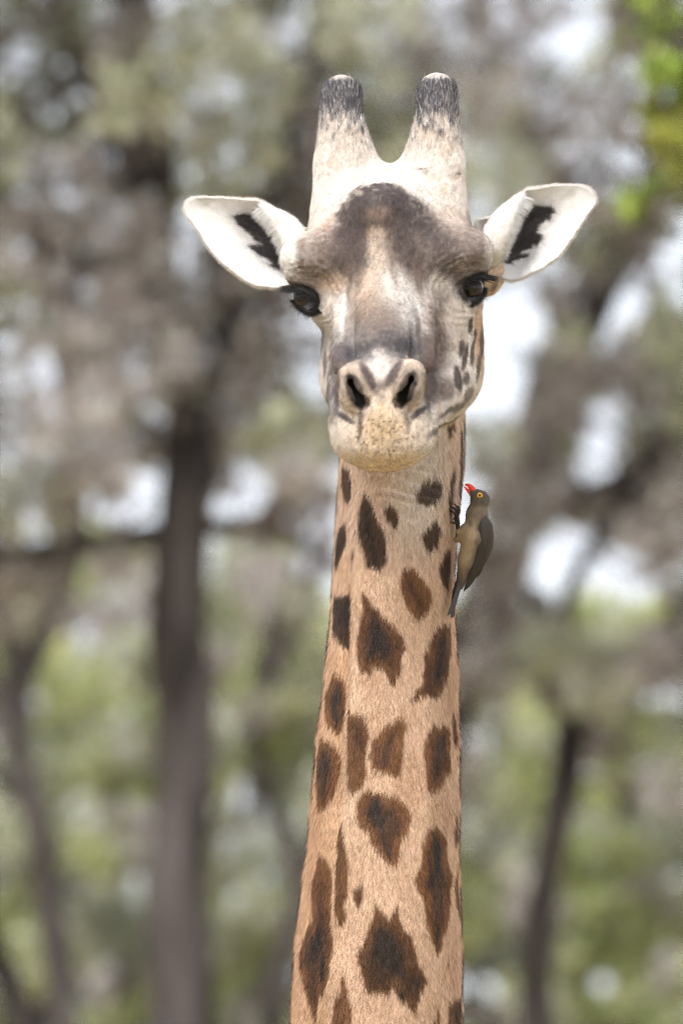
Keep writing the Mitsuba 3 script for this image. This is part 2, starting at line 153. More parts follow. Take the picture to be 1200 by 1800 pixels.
LEANING_TREE = dict(trunk=[(0.10, 41.56, -1.44, 0.176), (0.15, 41.25, 2.56, 0.151), (0.23, 41.03, 5.32, 0.130), (0.40, 40.95, 6.32, 0.125), (0.73, 40.89, 7.17, 0.120), (0.89, 40.84, 7.72, 0.115), (1.02, 40.81, 8.07, 0.110), (1.20, 40.79, 8.42, 0.105), (1.37, 40.77, 8.69, 0.095), (1.56, 40.74, 9.07, 0.083), (1.76, 40.70, 9.57, 0.068), (2.01, 40.62, 10.57, 0.045)],
    limbs=[[(0.89, 40.84, 7.72, 0.063), (1.05, 40.83, 7.82, 0.055), (1.23, 40.82, 7.94, 0.055), (1.46, 40.82, 8.02, 0.050), (1.76, 40.80, 8.22, 0.038)],
        [(0.75, 40.89, 7.17, 0.063), (1.00, 40.87, 7.37, 0.055), (1.20, 40.86, 7.44, 0.055), (1.43, 40.85, 7.62, 0.050), (1.76, 40.85, 7.67, 0.030)],
        [(1.20, 40.79, 8.42, 0.063), (1.00, 40.76, 8.74, 0.050), (0.83, 40.75, 8.92, 0.038), (0.65, 40.71, 9.42, 0.030), (0.50, 40.66, 10.07, 0.018)]],
    crown=[(0.62, 39.59, 7.52, 0.15, 'o'), (0.91, 40.60, 7.73, 0.15, 'm'), (0.89, 41.03, 9.51, 0.15, 'm'), (1.15, 39.79, 9.19, 0.12, 'o'), (1.21, 40.69, 9.54, 0.13, 'o'), (0.90, 40.21, 8.93, 0.15, 'm'), (1.22, 41.24, 8.91, 0.15, 'm'), (1.26, 40.50, 8.38, 0.20, 'm'), (1.05, 41.53, 8.33, 0.18, 'm'), (1.37, 39.76, 7.91, 0.20, 'm'), (0.95, 39.45, 7.74, 0.20, 'm'), (1.21, 40.01, 7.83, 0.20, 'm'), (1.42, 41.07, 7.67, 0.25, 'm'), (0.83, 40.50, 7.55, 0.20, 'm'), (1.02, 41.43, 7.50, 0.23, 'm'), (1.30, 41.60, 7.46, 0.26, 'm'), (0.74, 41.43, 7.40, 0.18, 'm'), (1.46, 39.62, 7.25, 0.20, 'm'), (1.11, 40.65, 7.26, 0.15, 'm'), (1.39, 40.87, 8.57, 0.15, 'o'), (1.02, 41.33, 8.67, 0.15, 'o'), (1.11, 39.45, 8.88, 0.15, 'm'), (1.01, 40.58, 8.77, 0.15, 'm'), (0.81, 39.25, 8.63, 0.15, 'o'), (0.76, 40.85, 9.33, 0.13, 'm'), (1.21, 40.45, 9.16, 0.13, 'm'), (1.41, 39.46, 8.08, 0.15, 'o'), (0.96, 39.44, 7.93, 0.15, 'o'), (1.11, 40.39, 8.47, 0.18, 'o'), (0.90, 40.34, 8.17, 0.13, 'm'), (1.31, 40.45, 8.18, 0.15, 'm'), (1.18, 41.51, 8.12, 0.15, 'm'), (1.02, 41.54, 7.71, 0.15, 'm'), (0.85, 39.93, 7.28, 0.17, 'm'), (1.43, 39.30, 8.64, 0.15, 'o'), (0.82, 39.83, 8.47, 0.17, 'o'), (0.97, 41.03, 9.20, 0.13, 'o'), (0.67, 39.72, 9.01, 0.17, 'o'), (0.69, 39.49, 8.24, 0.12, 'o'), (1.29, 40.65, 7.64, 0.15, 'o'), (1.39, 40.89, 7.20, 0.15, 'm'), (0.64, 39.64, 7.35, 0.15, 'm'), (0.67, 39.38, 7.04, 0.15, 'm'), (1.44, 39.58, 7.75, 0.15, 'm'), (1.04, 39.77, 7.59, 0.12, 'o'), (0.75, 39.96, 8.93, 0.15, 'm'), (2.52, 40.38, 9.84, 0.33, 'm'), (2.63, 41.38, 7.78, 0.33, 'm'), (2.79, 39.94, 8.82, 0.32, 'o'), (2.91, 40.50, 10.48, 0.33, 'o'), (1.69, 40.82, 7.26, 0.33, 'o'), (2.85, 39.76, 9.13, 0.32, 'm'), (2.60, 40.23, 11.44, 0.33, 'm'), (2.76, 41.44, 9.12, 0.33, 'o'), (1.86, 41.61, 7.38, 0.33, 'm'), (2.42, 39.96, 10.90, 0.33, 'o'), (2.81, 40.96, 10.42, 0.33, 'o'), (1.62, 39.76, 10.73, 0.32, 'o'), (1.91, 41.00, 9.23, 0.33, 'o'), (3.17, 40.13, 7.25, 0.32, 'o'), (2.95, 40.99, 8.61, 0.33, 'm'), (3.11, 39.09, 11.32, 0.32, 'm'), (1.74, 39.50, 9.86, 0.32, 'o'), (2.59, 40.49, 10.44, 0.33, 'o'), (1.99, 39.52, 10.19, 0.32, 'm'), (2.80, 39.84, 8.59, 0.32, 'o'), (2.61, 40.52, 11.48, 0.33, 'o'), (2.70, 39.66, 10.80, 0.32, 'o'), (2.20, 39.66, 11.42, 0.32, 'o'), (1.95, 41.00, 9.79, 0.33, 'o'), (2.31, 39.49, 7.51, 0.32, 'o'), (1.56, 39.28, 7.75, 0.32, 'o'), (1.68, 40.91, 11.26, 0.33, 'm'), (2.89, 41.17, 10.17, 0.33, 'm'), (1.79, 40.65, 9.88, 0.33, 'o'), (3.06, 40.54, 9.72, 0.33, 'o'), (1.72, 41.35, 7.47, 0.33, 'o'), (1.76, 40.20, 11.07, 0.33, 'm'), (2.32, 39.20, 11.03, 0.32, 'm'), (2.60, 39.80, 11.38, 0.32, 'm'), (2.93, 40.23, 8.01, 0.33, 'o'), (2.74, 41.17, 8.53, 0.33, 'm'), (1.84, 40.36, 11.50, 0.33, 'o'), (3.15, 39.28, 8.56, 0.32, 'o'), (3.19, 40.59, 10.04, 0.33, 'm'), (1.69, 40.96, 10.93, 0.33, 'm'), (1.01, 39.16, 10.56, 0.32, 'o'), (1.27, 41.13, 11.09, 0.33, 'm'), (1.31, 39.19, 9.71, 0.32, 'o'), (1.61, 40.54, 11.77, 0.33, 'o'), (1.13, 39.84, 10.63, 0.32, 'm'), (1.00, 40.14, 11.00, 0.33, 'm'), (1.68, 39.40, 10.39, 0.32, 'o'), (0.81, 39.30, 11.60, 0.32, 'm'), (0.96, 39.58, 11.46, 0.32, 'm'), (0.76, 40.84, 11.17, 0.33, 'm'), (0.82, 40.97, 10.61, 0.33, 'o'), (0.83, 40.78, 11.76, 0.33, 'o'), (1.02, 39.77, 10.59, 0.32, 'o'), (1.01, 39.74, 11.18, 0.32, 'm'), (1.58, 40.06, 10.27, 0.33, 'm'), (1.54, 39.38, 10.01, 0.32, 'o')],
    gaps=[(0.75, 7.99, 0.141, 0.251, 12), (1.23, 8.18, 0.110, 0.146, 0), (1.14, 7.61, 0.115, 0.130, 0), (1.03, 9.42, 0.115, 0.120, 0), (0.89, 9.12, 0.115, 0.085, 0), (1.48, 8.42, 0.100, 0.151, 0), (1.15, 8.74, 0.125, 0.090, 0), (1.28, 8.94, 0.075, 0.075, 0), (0.97, 7.04, 0.110, 0.216, 25), (1.17, 6.90, 0.141, 0.186, 15)])
GREEN_BRANCH = dict(trunk=[(3.17, 25.46, -0.81, 0.140), (2.98, 25.17, 2.91, 0.121), (2.76, 25.00, 5.13, 0.102), (2.42, 24.89, 6.43, 0.084), (2.05, 24.84, 7.18, 0.056), (1.68, 24.81, 7.44, 0.034), (1.38, 24.82, 7.40, 0.022), (1.12, 24.83, 7.29, 0.013), (0.95, 24.84, 7.06, 0.007)],
    limbs=[[(1.68, 24.81, 7.44, 0.028), (1.42, 24.80, 7.66, 0.019), (1.15, 24.79, 7.69, 0.013), (0.95, 24.80, 7.60, 0.007)], [(2.42, 24.89, 6.43, 0.056), (2.57, 24.84, 7.18, 0.047), (2.42, 24.76, 8.10, 0.037), (2.23, 24.70, 8.85, 0.019)]],
    crown=[(1.05, 24.46, 7.65, 0.10, 'g'), (1.11, 24.61, 7.50, 0.12, 'g'), (1.06, 24.65, 7.36, 0.10, 'y'), (1.09, 24.17, 7.19, 0.10, 'y'), (0.94, 24.59, 7.06, 0.06, 'g'), (0.96, 24.78, 7.60, 0.06, 'g'), (0.89, 24.37, 7.57, 0.04, 'g'), (1.03, 24.76, 7.12, 0.05, 'g'), (1.14, 24.72, 7.08, 0.08, 'y'), (0.98, 24.08, 7.68, 0.07, 'g'), (1.13, 24.70, 7.34, 0.09, 'y'), (1.01, 23.89, 7.40, 0.07, 'g'), (1.61, 24.08, 7.49, 0.22, 'g'), (1.74, 24.14, 7.82, 0.22, 'g'), (2.25, 23.95, 7.83, 0.22, 'g'), (1.68, 24.33, 7.15, 0.22, 'y'), (1.81, 24.54, 6.84, 0.22, 'g'), (1.85, 24.21, 8.60, 0.22, 'y'), (2.21, 24.64, 8.16, 0.23, 'g'), (2.23, 24.38, 8.96, 0.22, 'y'), (2.87, 24.60, 8.96, 0.23, 'g'), (2.80, 24.24, 6.78, 0.22, 'y'), (2.54, 24.38, 8.66, 0.22, 'g'), (2.09, 23.89, 7.45, 0.22, 'g'), (1.98, 23.98, 7.36, 0.22, 'y'), (1.95, 24.41, 7.73, 0.22, 'g'), (2.09, 24.38, 8.75, 0.22, 'g'), (2.58, 24.34, 7.02, 0.22, 'y'), (1.94, 24.11, 6.72, 0.22, 'y'), (3.14, 24.48, 8.58, 0.22, 'y'), (2.20, 24.63, 8.14, 0.22, 'g'), (1.77, 24.56, 8.83, 0.22, 'y'), (2.20, 24.67, 7.52, 0.22, 'y'), (3.14, 24.22, 8.04, 0.22, 'g'), (1.83, 24.05, 7.03, 0.22, 'g'), (1.81, 24.69, 8.39, 0.23, 'g'), (3.08, 24.62, 6.73, 0.22, 'y'), (1.81, 24.49, 7.33, 0.22, 'y'), (1.68, 23.89, 8.20, 0.22, 'y'), (2.02, 23.98, 8.14, 0.22, 'y'), (3.15, 24.72, 8.68, 0.23, 'y'), (1.35, 24.03, 8.78, 0.22, 'y'), (1.69, 24.68, 6.66, 0.22, 'g'), (2.92, 24.28, 8.92, 0.22, 'y'), (2.59, 24.74, 8.02, 0.23, 'g'), (2.59, 23.88, 8.23, 0.22, 'g'), (2.25, 24.23, 8.39, 0.22, 'y'), (2.28, 24.09, 8.63, 0.22, 'g'), (1.82, 24.73, 8.07, 0.23, 'g'), (2.78, 24.23, 7.47, 0.22, 'g'), (2.36, 24.68, 6.96, 0.22, 'g'), (1.48, 24.28, 8.08, 0.22, 'g'), (1.54, 24.17, 7.67, 0.22, 'y'), (1.54, 24.49, 7.32, 0.22, 'y'), (2.31, 23.98, 7.97, 0.22, 'y'), (2.90, 24.33, 8.50, 0.22, 'y'), (1.59, 24.04, 6.79, 0.22, 'g'), (2.73, 24.70, 8.33, 0.23, 'g'), (1.96, 24.17, 7.68, 0.22, 'g'), (1.28, 23.88, 8.59, 0.22, 'y'), (2.65, 24.48, 8.10, 0.22, 'y'), (3.12, 24.61, 8.44, 0.22, 'g')],
    gaps=[])
YOUNG_TREE = dict(trunk=[(-1.31, 45.59, -1.69, 0.085), (-1.28, 45.18, 3.64, 0.075), (-1.30, 45.05, 5.23, 0.069), (-1.37, 45.01, 5.77, 0.064), (-1.44, 44.97, 6.22, 0.061), (-1.50, 44.94, 6.62, 0.056), (-1.55, 44.91, 7.02, 0.053), (-1.66, 44.88, 7.36, 0.045), (-1.82, 44.84, 7.84, 0.037), (-2.03, 44.78, 8.70, 0.024)],
    limbs=[[(-1.50, 44.94, 6.62, 0.040), (-1.42, 44.91, 7.02, 0.059), (-1.31, 44.89, 7.31, 0.080), (-1.26, 44.86, 7.68, 0.075), (-1.28, 44.82, 8.16, 0.059), (-1.36, 44.77, 8.75, 0.048), (-1.44, 44.71, 9.49, 0.032)], [(-1.44, 44.97, 6.22, 0.035), (-1.71, 44.95, 6.49, 0.032), (-2.14, 44.93, 6.70, 0.021)]],
    crown=[(-1.38, 45.29, 7.70, 0.16, 'm'), (-1.82, 44.43, 7.63, 0.27, 'o'), (-2.03, 45.40, 7.17, 0.27, 'o'), (-1.90, 43.53, 8.09, 0.32, 'm')],
    gaps=[])
HIDDEN_TREE = dict(trunk=[(-0.34, 43.58, -1.56, 0.065), (-0.31, 43.17, 3.60, 0.057), (-0.30, 43.05, 5.15, 0.054), (-0.25, 43.02, 5.51, 0.052), (-0.18, 43.00, 5.77, 0.049), (-0.26, 42.98, 6.00, 0.041), (-0.34, 42.97, 6.21, 0.036), (-0.38, 42.94, 6.57, 0.031), (-0.34, 42.91, 6.91, 0.026), (-0.21, 42.89, 7.22, 0.018)],
    limbs=[[(-0.18, 43.00, 5.77, 0.034), (-0.05, 42.97, 6.13, 0.031), (0.10, 42.94, 6.57, 0.028), (0.26, 42.90, 7.01, 0.021)], [(-0.38, 42.94, 6.57, 0.026), (-0.28, 42.92, 6.83, 0.044), (-0.18, 42.90, 7.06, 0.039), (-0.10, 42.88, 7.27, 0.026)]],
    crown=[(-0.21, 42.53, 7.01, 0.13, 'o'), (-0.31, 42.13, 7.14, 0.10, 'm'), (-0.10, 42.21, 6.73, 0.13, 'o'), (0.05, 42.24, 6.55, 0.15, 'o'), (0.26, 43.43, 7.03, 0.21, 'o'), (-0.36, 42.75, 6.61, 0.10, 'o')],
    gaps=[])
CORNER_TREE = dict(trunk=[(-1.02, 39.55, -1.31, 0.085), (-1.19, 39.17, 3.53, 0.068), (-1.36, 39.05, 4.98, 0.056), (-1.44, 39.03, 5.20, 0.053), (-1.60, 39.01, 5.56, 0.049), (-1.85, 38.97, 6.07, 0.041), (-2.19, 38.92, 6.68, 0.029)],
    limbs=[], crown=[(-2.22, 39.35, 6.74, 0.27, 'o'), (-2.43, 38.47, 6.92, 0.27, 'o'), (-2.10, 39.45, 6.37, 0.22, 'o'), (-1.80, 37.68, 5.95, 0.14, 'o')], gaps=[])
FAR_TREES = [
    dict(label='green bushy tree just beyond the left edge of the view', trunk=[(-3.15, 61.80, -3.69, 0.100), (-3.10, 61.25, 3.26, 0.083), (-3.13, 61.07, 5.58, 0.066), (-3.04, 60.97, 6.90, 0.050), (-3.06, 60.89, 7.89, 0.027)],
        limbs=[[(-3.15, 61.07, 5.58, 0.043), (-3.45, 61.03, 6.07, 0.033), (-3.72, 60.99, 6.57, 0.017)], [(-3.15, 61.02, 6.24, 0.043), (-2.85, 60.98, 6.74, 0.033), (-2.59, 60.94, 7.23, 0.017)]],
        crown=[(-4.34, 62.13, 8.65, 0.27, 'G'), (-4.26, 60.58, 8.31, 0.18, 'm'), (-4.16, 58.87, 8.02, 0.23, 'G'), (-4.33, 61.87, 7.93, 0.20, 'm'), (-4.31, 60.00, 7.43, 0.23, 'G'), (-4.35, 62.28, 7.47, 0.18, 'm'), (-4.22, 60.05, 7.05, 0.26, 'm'), (-4.23, 60.84, 6.89, 0.21, 'o'), (-4.48, 62.23, 6.57, 0.24, 'G'), (-4.24, 58.60, 6.17, 0.18, 'G'), (-4.51, 62.47, 6.21, 0.20, 'p'), (-4.31, 59.54, 5.71, 0.25, 'o'), (-4.23, 58.96, 5.26, 0.24, 'G'), (-4.43, 62.02, 5.15, 0.18, 'p'), (-4.29, 60.20, 4.83, 0.26, 'p'), (-4.45, 62.06, 4.74, 0.17, 'm'), (-4.31, 60.25, 4.29, 0.20, 'm'), (-4.04, 58.75, 8.42, 0.26, 'G'), (-4.21, 61.95, 8.30, 0.26, 'G'), (-4.27, 61.87, 8.13, 0.25, 'G'), (-4.20, 62.02, 7.98, 0.22, 'o'), (-4.13, 59.42, 7.42, 0.24, 'p'), (-4.04, 60.86, 7.04, 0.19, 'm'), (-4.19, 60.12, 6.87, 0.20, 'o'), (-4.15, 61.69, 6.66, 0.19, 'p'), (-4.18, 60.30, 6.29, 0.22, 'o'), (-4.17, 60.16, 6.02, 0.19, 'G'), (-4.22, 61.00, 5.89, 0.24, 'G'), (-4.06, 61.24, 5.61, 0.18, 'G'), (-4.15, 61.57, 5.32, 0.21, 'G'), (-3.99, 59.11, 4.98, 0.18, 'm'), (-4.17, 62.02, 4.96, 0.24, 'G'), (-3.98, 59.93, 4.57, 0.19, 'G'), (-4.01, 58.92, 4.22, 0.24, 'm'), (-3.98, 61.81, 8.55, 0.17, 'G'), (-3.77, 59.37, 8.29, 0.21, 'o'), (-3.85, 58.74, 7.86, 0.18, 'G'), (-3.84, 59.83, 7.73, 0.19, 'o'), (-3.94, 60.79, 7.56, 0.25, 'p'), (-4.05, 61.92, 7.41, 0.22, 'p'), (-3.90, 60.11, 7.13, 0.16, 'G'), (-3.88, 59.90, 6.71, 0.27, 'm'), (-3.89, 60.28, 6.64, 0.16, 'G'), (-3.77, 59.56, 6.21, 0.21, 'm'), (-3.78, 58.74, 6.05, 0.24, 'o'), (-4.09, 62.36, 5.89, 0.18, 'G'), (-3.76, 59.51, 5.60, 0.17, 'm'), (-3.97, 60.23, 5.36, 0.24, 'G'), (-4.02, 62.39, 5.23, 0.22, 'm'), (-3.98, 61.32, 4.86, 0.17, 'G'), (-3.77, 58.79, 4.54, 0.24, 'G'), (-3.92, 59.71, 4.28, 0.22, 'G'), (-3.74, 61.70, 8.70, 0.16, 'o'), (-3.68, 60.38, 8.19, 0.20, 'G'), (-3.75, 61.44, 8.10, 0.26, 'o'), (-3.62, 60.04, 7.70, 0.21, 'p'), (-3.79, 60.32, 7.49, 0.25, 'o'), (-3.62, 60.81, 7.35, 0.22, 'G'), (-3.66, 60.11, 6.99, 0.20, 'o'), (-3.63, 59.25, 6.74, 0.22, 'p'), (-3.58, 60.18, 6.60, 0.21, 'G'), (-3.70, 59.35, 6.27, 0.16, 'G'), (-3.80, 61.33, 6.07, 0.25, 'G'), (-3.73, 59.45, 5.78, 0.17, 'G'), (-3.67, 59.02, 5.47, 0.26, 'G'), (-3.80, 62.38, 5.25, 0.23, 'o'), (-3.64, 59.07, 4.57, 0.26, 'm'), (-3.77, 61.37, 4.29, 0.18, 'G'), (-3.50, 60.94, 8.55, 0.19, 'G'), (-3.50, 60.94, 8.26, 0.21, 'm'), (-3.55, 59.86, 8.08, 0.22, 'p'), (-3.43, 61.36, 7.79, 0.16, 'G'), (-3.45, 61.73, 7.53, 0.18, 'p'), (-3.58, 61.53, 7.41, 0.25, 'o'), (-3.47, 61.78, 6.84, 0.23, 'o'), (-3.42, 59.83, 6.43, 0.18, 'G'), (-3.48, 61.17, 6.37, 0.23, 'm'), (-3.49, 62.50, 6.22, 0.27, 'p'), (-3.46, 58.85, 5.74, 0.17, 'm'), (-3.54, 60.04, 5.47, 0.17, 'o'), (-3.37, 59.21, 4.99, 0.26, 'G'), (-3.62, 61.55, 4.78, 0.26, 'p'), (-3.61, 61.81, 4.66, 0.19, 'G'), (-3.64, 62.71, 4.49, 0.17, 'p'), (-3.14, 59.15, 8.51, 0.19, 'm'), (-3.42, 61.94, 8.29, 0.22, 'm'), (-3.27, 59.99, 8.10, 0.24, 'G'), (-3.39, 61.55, 7.52, 0.24, 'G'), (-3.19, 60.38, 7.39, 0.25, 'p'), (-3.24, 60.05, 7.10, 0.27, 'm'), (-3.34, 61.90, 6.90, 0.23, 'o'), (-3.17, 58.64, 6.52, 0.24, 'o'), (-3.20, 60.05, 6.32, 0.17, 'G'), (-3.21, 59.32, 5.99, 0.26, 'm'), (-3.26, 59.65, 5.76, 0.22, 'G'), (-3.42, 61.67, 5.62, 0.20, 'm'), (-3.28, 61.26, 5.35, 0.23, 'G'), (-3.29, 59.22, 5.12, 0.21, 'G'), (-3.30, 61.71, 4.63, 0.23, 'G'), (-3.12, 61.28, 8.52, 0.25, 'o'), (-3.08, 60.34, 8.29, 0.18, 'p'), (-2.98, 60.05, 8.02, 0.21, 'G'), (-3.20, 62.32, 7.95, 0.18, 'o'), (-3.20, 62.00, 7.63, 0.25, 'o'), (-3.20, 61.09, 7.23, 0.26, 'G'), (-3.08, 59.12, 7.01, 0.21, 'G'), (-3.08, 61.73, 6.91, 0.28, 'G'), (-3.05, 61.19, 6.60, 0.22, 'o'), (-3.16, 61.37, 6.27, 0.18, 'G'), (-3.06, 60.57, 6.15, 0.20, 'G'), (-3.11, 58.95, 5.75, 0.24, 'G'), (-3.09, 62.16, 5.64, 0.21, 'o'), (-3.06, 58.73, 4.95, 0.17, 'p'), (-2.97, 60.41, 4.67, 0.22, 'o'), (-2.76, 59.19, 8.36, 0.16, 'G'), (-3.03, 61.90, 8.19, 0.23, 'p'), (-2.95, 61.93, 7.96, 0.19, 'm'), (-2.90, 58.79, 7.39, 0.20, 'o'), (-2.80, 59.15, 6.95, 0.21, 'o'), (-2.92, 59.75, 6.86, 0.17, 'p'), (-2.74, 59.44, 6.51, 0.19, 'G'), (-2.76, 59.96, 6.28, 0.16, 'G'), (-2.91, 61.10, 6.05, 0.26, 'G'), (-2.97, 61.40, 5.92, 0.20, 'm'), (-2.95, 60.18, 5.63, 0.19, 'o'), (-2.85, 60.51, 5.28, 0.16, 'p'), (-3.04, 62.62, 5.13, 0.24, 'o'), (-3.00, 61.84, 4.93, 0.23, 'm'), (-2.89, 61.89, 4.36, 0.24, 'p'), (-2.66, 59.53, 8.50, 0.19, 'o'), (-2.63, 59.17, 8.25, 0.19, 'p'), (-2.66, 61.54, 8.12, 0.17, 'p'), (-2.78, 62.33, 7.71, 0.23, 'G'), (-2.72, 59.94, 7.19, 0.24, 'o'), (-2.57, 60.53, 7.02, 0.26, 'G'), (-2.70, 59.60, 6.78, 0.24, 'o'), (-2.66, 62.36, 6.62, 0.22, 'G'), (-2.62, 58.70, 6.01, 0.26, 'G'), (-2.77, 61.27, 5.93, 0.24, 'G'), (-2.72, 60.28, 5.66, 0.24, 'G'), (-2.60, 61.39, 5.31, 0.24, 'o'), (-2.68, 60.43, 5.00, 0.26, 'm'), (-2.73, 60.60, 4.82, 0.21, 'o'), (-2.62, 60.13, 4.58, 0.16, 'G'), (-2.81, 62.66, 4.38, 0.26, 'G'), (-2.55, 59.91, 8.01, 0.24, 'G'), (-2.55, 62.46, 7.65, 0.17, 'G'), (-2.51, 59.77, 7.26, 0.17, 'G'), (-2.56, 60.62, 6.87, 0.19, 'G'), (-2.42, 58.70, 6.20, 0.18, 'm'), (-2.51, 62.06, 5.39, 0.20, 'm'), (-2.48, 60.05, 4.53, 0.23, 'G'), (-2.55, 61.33, 4.34, 0.20, 'G')],
        gaps=[(-1.49, 8.19, 0.070, 0.082, 0), (-1.41, 7.96, 0.054, 0.054, 0), (-1.29, 6.90, 0.062, 0.062, 0), (-1.53, 6.64, 0.074, 0.070, 0), (-1.19, 6.70, 0.054, 0.054, 0), (-0.66, 6.97, 0.054, 0.123, 0), (-0.43, 6.70, 0.054, 0.082, 0), (-0.60, 6.57, 0.045, 0.062, 0), (0.76, 7.03, 0.074, 0.062, 0), (1.89, 7.50, 0.103, 0.070, 0), (1.49, 6.11, 0.070, 0.082, 0), (1.93, 6.70, 0.082, 0.082, 0), (-1.93, 7.36, 0.041, 0.103, 0), (-1.96, 7.96, 0.029, 0.082, 0), (-0.56, 7.73, 0.041, 0.041, 0), (-1.56, 7.73, 0.049, 0.041, 0)]),
    dict(label='blurred pale green bushy tree between the two dark trunks at the left', trunk=[(-2.01, 71.89, -4.44, 0.112), (-2.07, 71.28, 3.36, 0.093), (-1.95, 71.07, 5.96, 0.074), (-1.97, 70.96, 7.44, 0.056), (-2.07, 70.87, 8.56, 0.030)],
        limbs=[[(-2.01, 71.07, 5.96, 0.048), (-2.35, 71.03, 6.52, 0.037), (-2.64, 70.99, 7.07, 0.019)], [(-2.01, 71.01, 6.70, 0.048), (-1.68, 70.97, 7.26, 0.037), (-1.38, 70.93, 7.81, 0.019)]],
        crown=[(-2.79, 72.07, 9.20, 0.19, 'm'), (-2.76, 71.30, 7.20, 0.29, 'o'), (-2.70, 68.87, 6.41, 0.21, 'o'), (-2.73, 71.11, 6.16, 0.29, 'G'), (-2.71, 70.56, 5.42, 0.19, 'o'), (-2.61, 71.75, 9.42, 0.24, 'o'), (-2.54, 68.80, 8.86, 0.30, 'G'), (-2.61, 70.15, 8.80, 0.29, 'p'), (-2.59, 70.27, 8.47, 0.27, 'p'), (-2.64, 72.10, 8.05, 0.21, 'G'), (-2.62, 71.66, 7.68, 0.18, 'o'), (-2.58, 70.63, 7.35, 0.23, 'G'), (-2.58, 69.09, 7.01, 0.19, 'G'), (-2.45, 71.49, 6.75, 0.25, 'o'), (-2.50, 69.51, 6.37, 0.30, 'G'), (-2.44, 69.93, 6.28, 0.28, 'p'), (-2.41, 69.20, 5.86, 0.26, 'o'), (-2.57, 69.65, 5.75, 0.22, 'm'), (-2.49, 70.55, 5.35, 0.29, 'G'), (-2.57, 69.74, 5.06, 0.18, 'G'), (-2.48, 69.69, 4.93, 0.27, 'm'), (-2.45, 71.30, 4.55, 0.24, 'o'), (-2.30, 70.60, 9.28, 0.29, 'm'), (-2.16, 68.77, 8.79, 0.28, 'G'), (-2.24, 71.07, 8.72, 0.29, 'm'), (-2.43, 72.17, 8.63, 0.23, 'G'), (-2.27, 71.13, 8.00, 0.22, 'o'), (-2.36, 71.49, 7.72, 0.20, 'G'), (-2.25, 69.43, 7.29, 0.23, 'p'), (-2.20, 70.38, 6.96, 0.30, 'G'), (-2.30, 71.57, 6.94, 0.30, 'G'), (-2.45, 72.46, 6.34, 0.18, 'o'), (-2.29, 71.95, 6.00, 0.30, 'o'), (-2.37, 71.98, 5.73, 0.26, 'G'), (-2.38, 71.25, 5.34, 0.20, 'G'), (-2.34, 70.68, 4.87, 0.22, 'G'), (-2.27, 71.67, 4.61, 0.18, 'G'), (-2.17, 71.87, 9.26, 0.25, 'o'), (-2.16, 71.89, 8.43, 0.30, 'm'), (-2.10, 70.44, 8.14, 0.19, 'm'), (-2.07, 69.26, 7.83, 0.29, 'o'), (-2.08, 68.55, 7.43, 0.23, 'o'), (-2.02, 71.91, 7.40, 0.31, 'p'), (-2.10, 72.42, 7.06, 0.31, 'G'), (-2.10, 69.91, 6.71, 0.23, 'G'), (-2.03, 69.05, 6.55, 0.24, 'm'), (-2.13, 71.25, 6.30, 0.19, 'p'), (-2.14, 69.09, 5.84, 0.20, 'm'), (-2.10, 69.44, 5.36, 0.18, 'o'), (-2.13, 68.97, 4.45, 0.23, 'G'), (-1.90, 69.01, 9.09, 0.26, 'o'), (-1.79, 71.44, 8.98, 0.24, 'm'), (-1.78, 70.20, 8.10, 0.25, 'G'), (-1.90, 70.01, 7.90, 0.22, 'G'), (-1.95, 72.05, 7.60, 0.28, 'G'), (-1.78, 70.77, 7.11, 0.18, 'p'), (-1.87, 68.62, 6.67, 0.28, 'G'), (-1.98, 72.49, 6.41, 0.30, 'm'), (-1.79, 71.48, 6.02, 0.22, 'G'), (-1.92, 69.46, 5.55, 0.21, 'G'), (-1.70, 69.25, 5.31, 0.30, 'G'), (-1.79, 69.41, 5.05, 0.18, 'G'), (-1.94, 71.03, 4.89, 0.21, 'G'), (-1.77, 71.10, 4.59, 0.20, 'p'), (-1.73, 71.90, 5.36, 0.29, 'G'), (-1.67, 69.76, 4.76, 0.28, 'G')],
        gaps=[(-1.68, 8.89, 0.078, 0.092, 0), (-1.58, 8.63, 0.060, 0.060, 0), (-1.45, 7.44, 0.069, 0.069, 0), (-1.71, 7.15, 0.083, 0.078, 0), (-1.34, 7.22, 0.060, 0.060, 0), (-0.74, 7.52, 0.060, 0.139, 0), (-0.48, 7.22, 0.060, 0.092, 0), (-0.67, 7.07, 0.051, 0.069, 0), (0.86, 7.59, 0.083, 0.069, 0), (2.12, 8.11, 0.115, 0.078, 0), (1.68, 6.55, 0.078, 0.092, 0), (2.16, 7.22, 0.092, 0.092, 0), (-2.16, 7.96, 0.046, 0.115, 0), (-2.20, 8.63, 0.032, 0.092, 0), (-0.63, 8.37, 0.046, 0.046, 0), (-1.75, 8.37, 0.055, 0.046, 0)]),
    dict(label='blurred green bushy tree behind the thick dark trunk', trunk=[(-1.22, 63.82, -3.84, 0.102), (-1.22, 63.26, 3.28, 0.085), (-1.27, 63.07, 5.65, 0.068), (-1.35, 62.97, 7.01, 0.051), (-1.34, 62.89, 8.03, 0.027)],
        limbs=[[(-1.22, 63.07, 5.65, 0.044), (-1.53, 63.03, 6.16, 0.034), (-1.80, 62.99, 6.67, 0.017)], [(-1.22, 63.02, 6.33, 0.044), (-0.92, 62.98, 6.84, 0.034), (-0.65, 62.94, 7.35, 0.017)]],
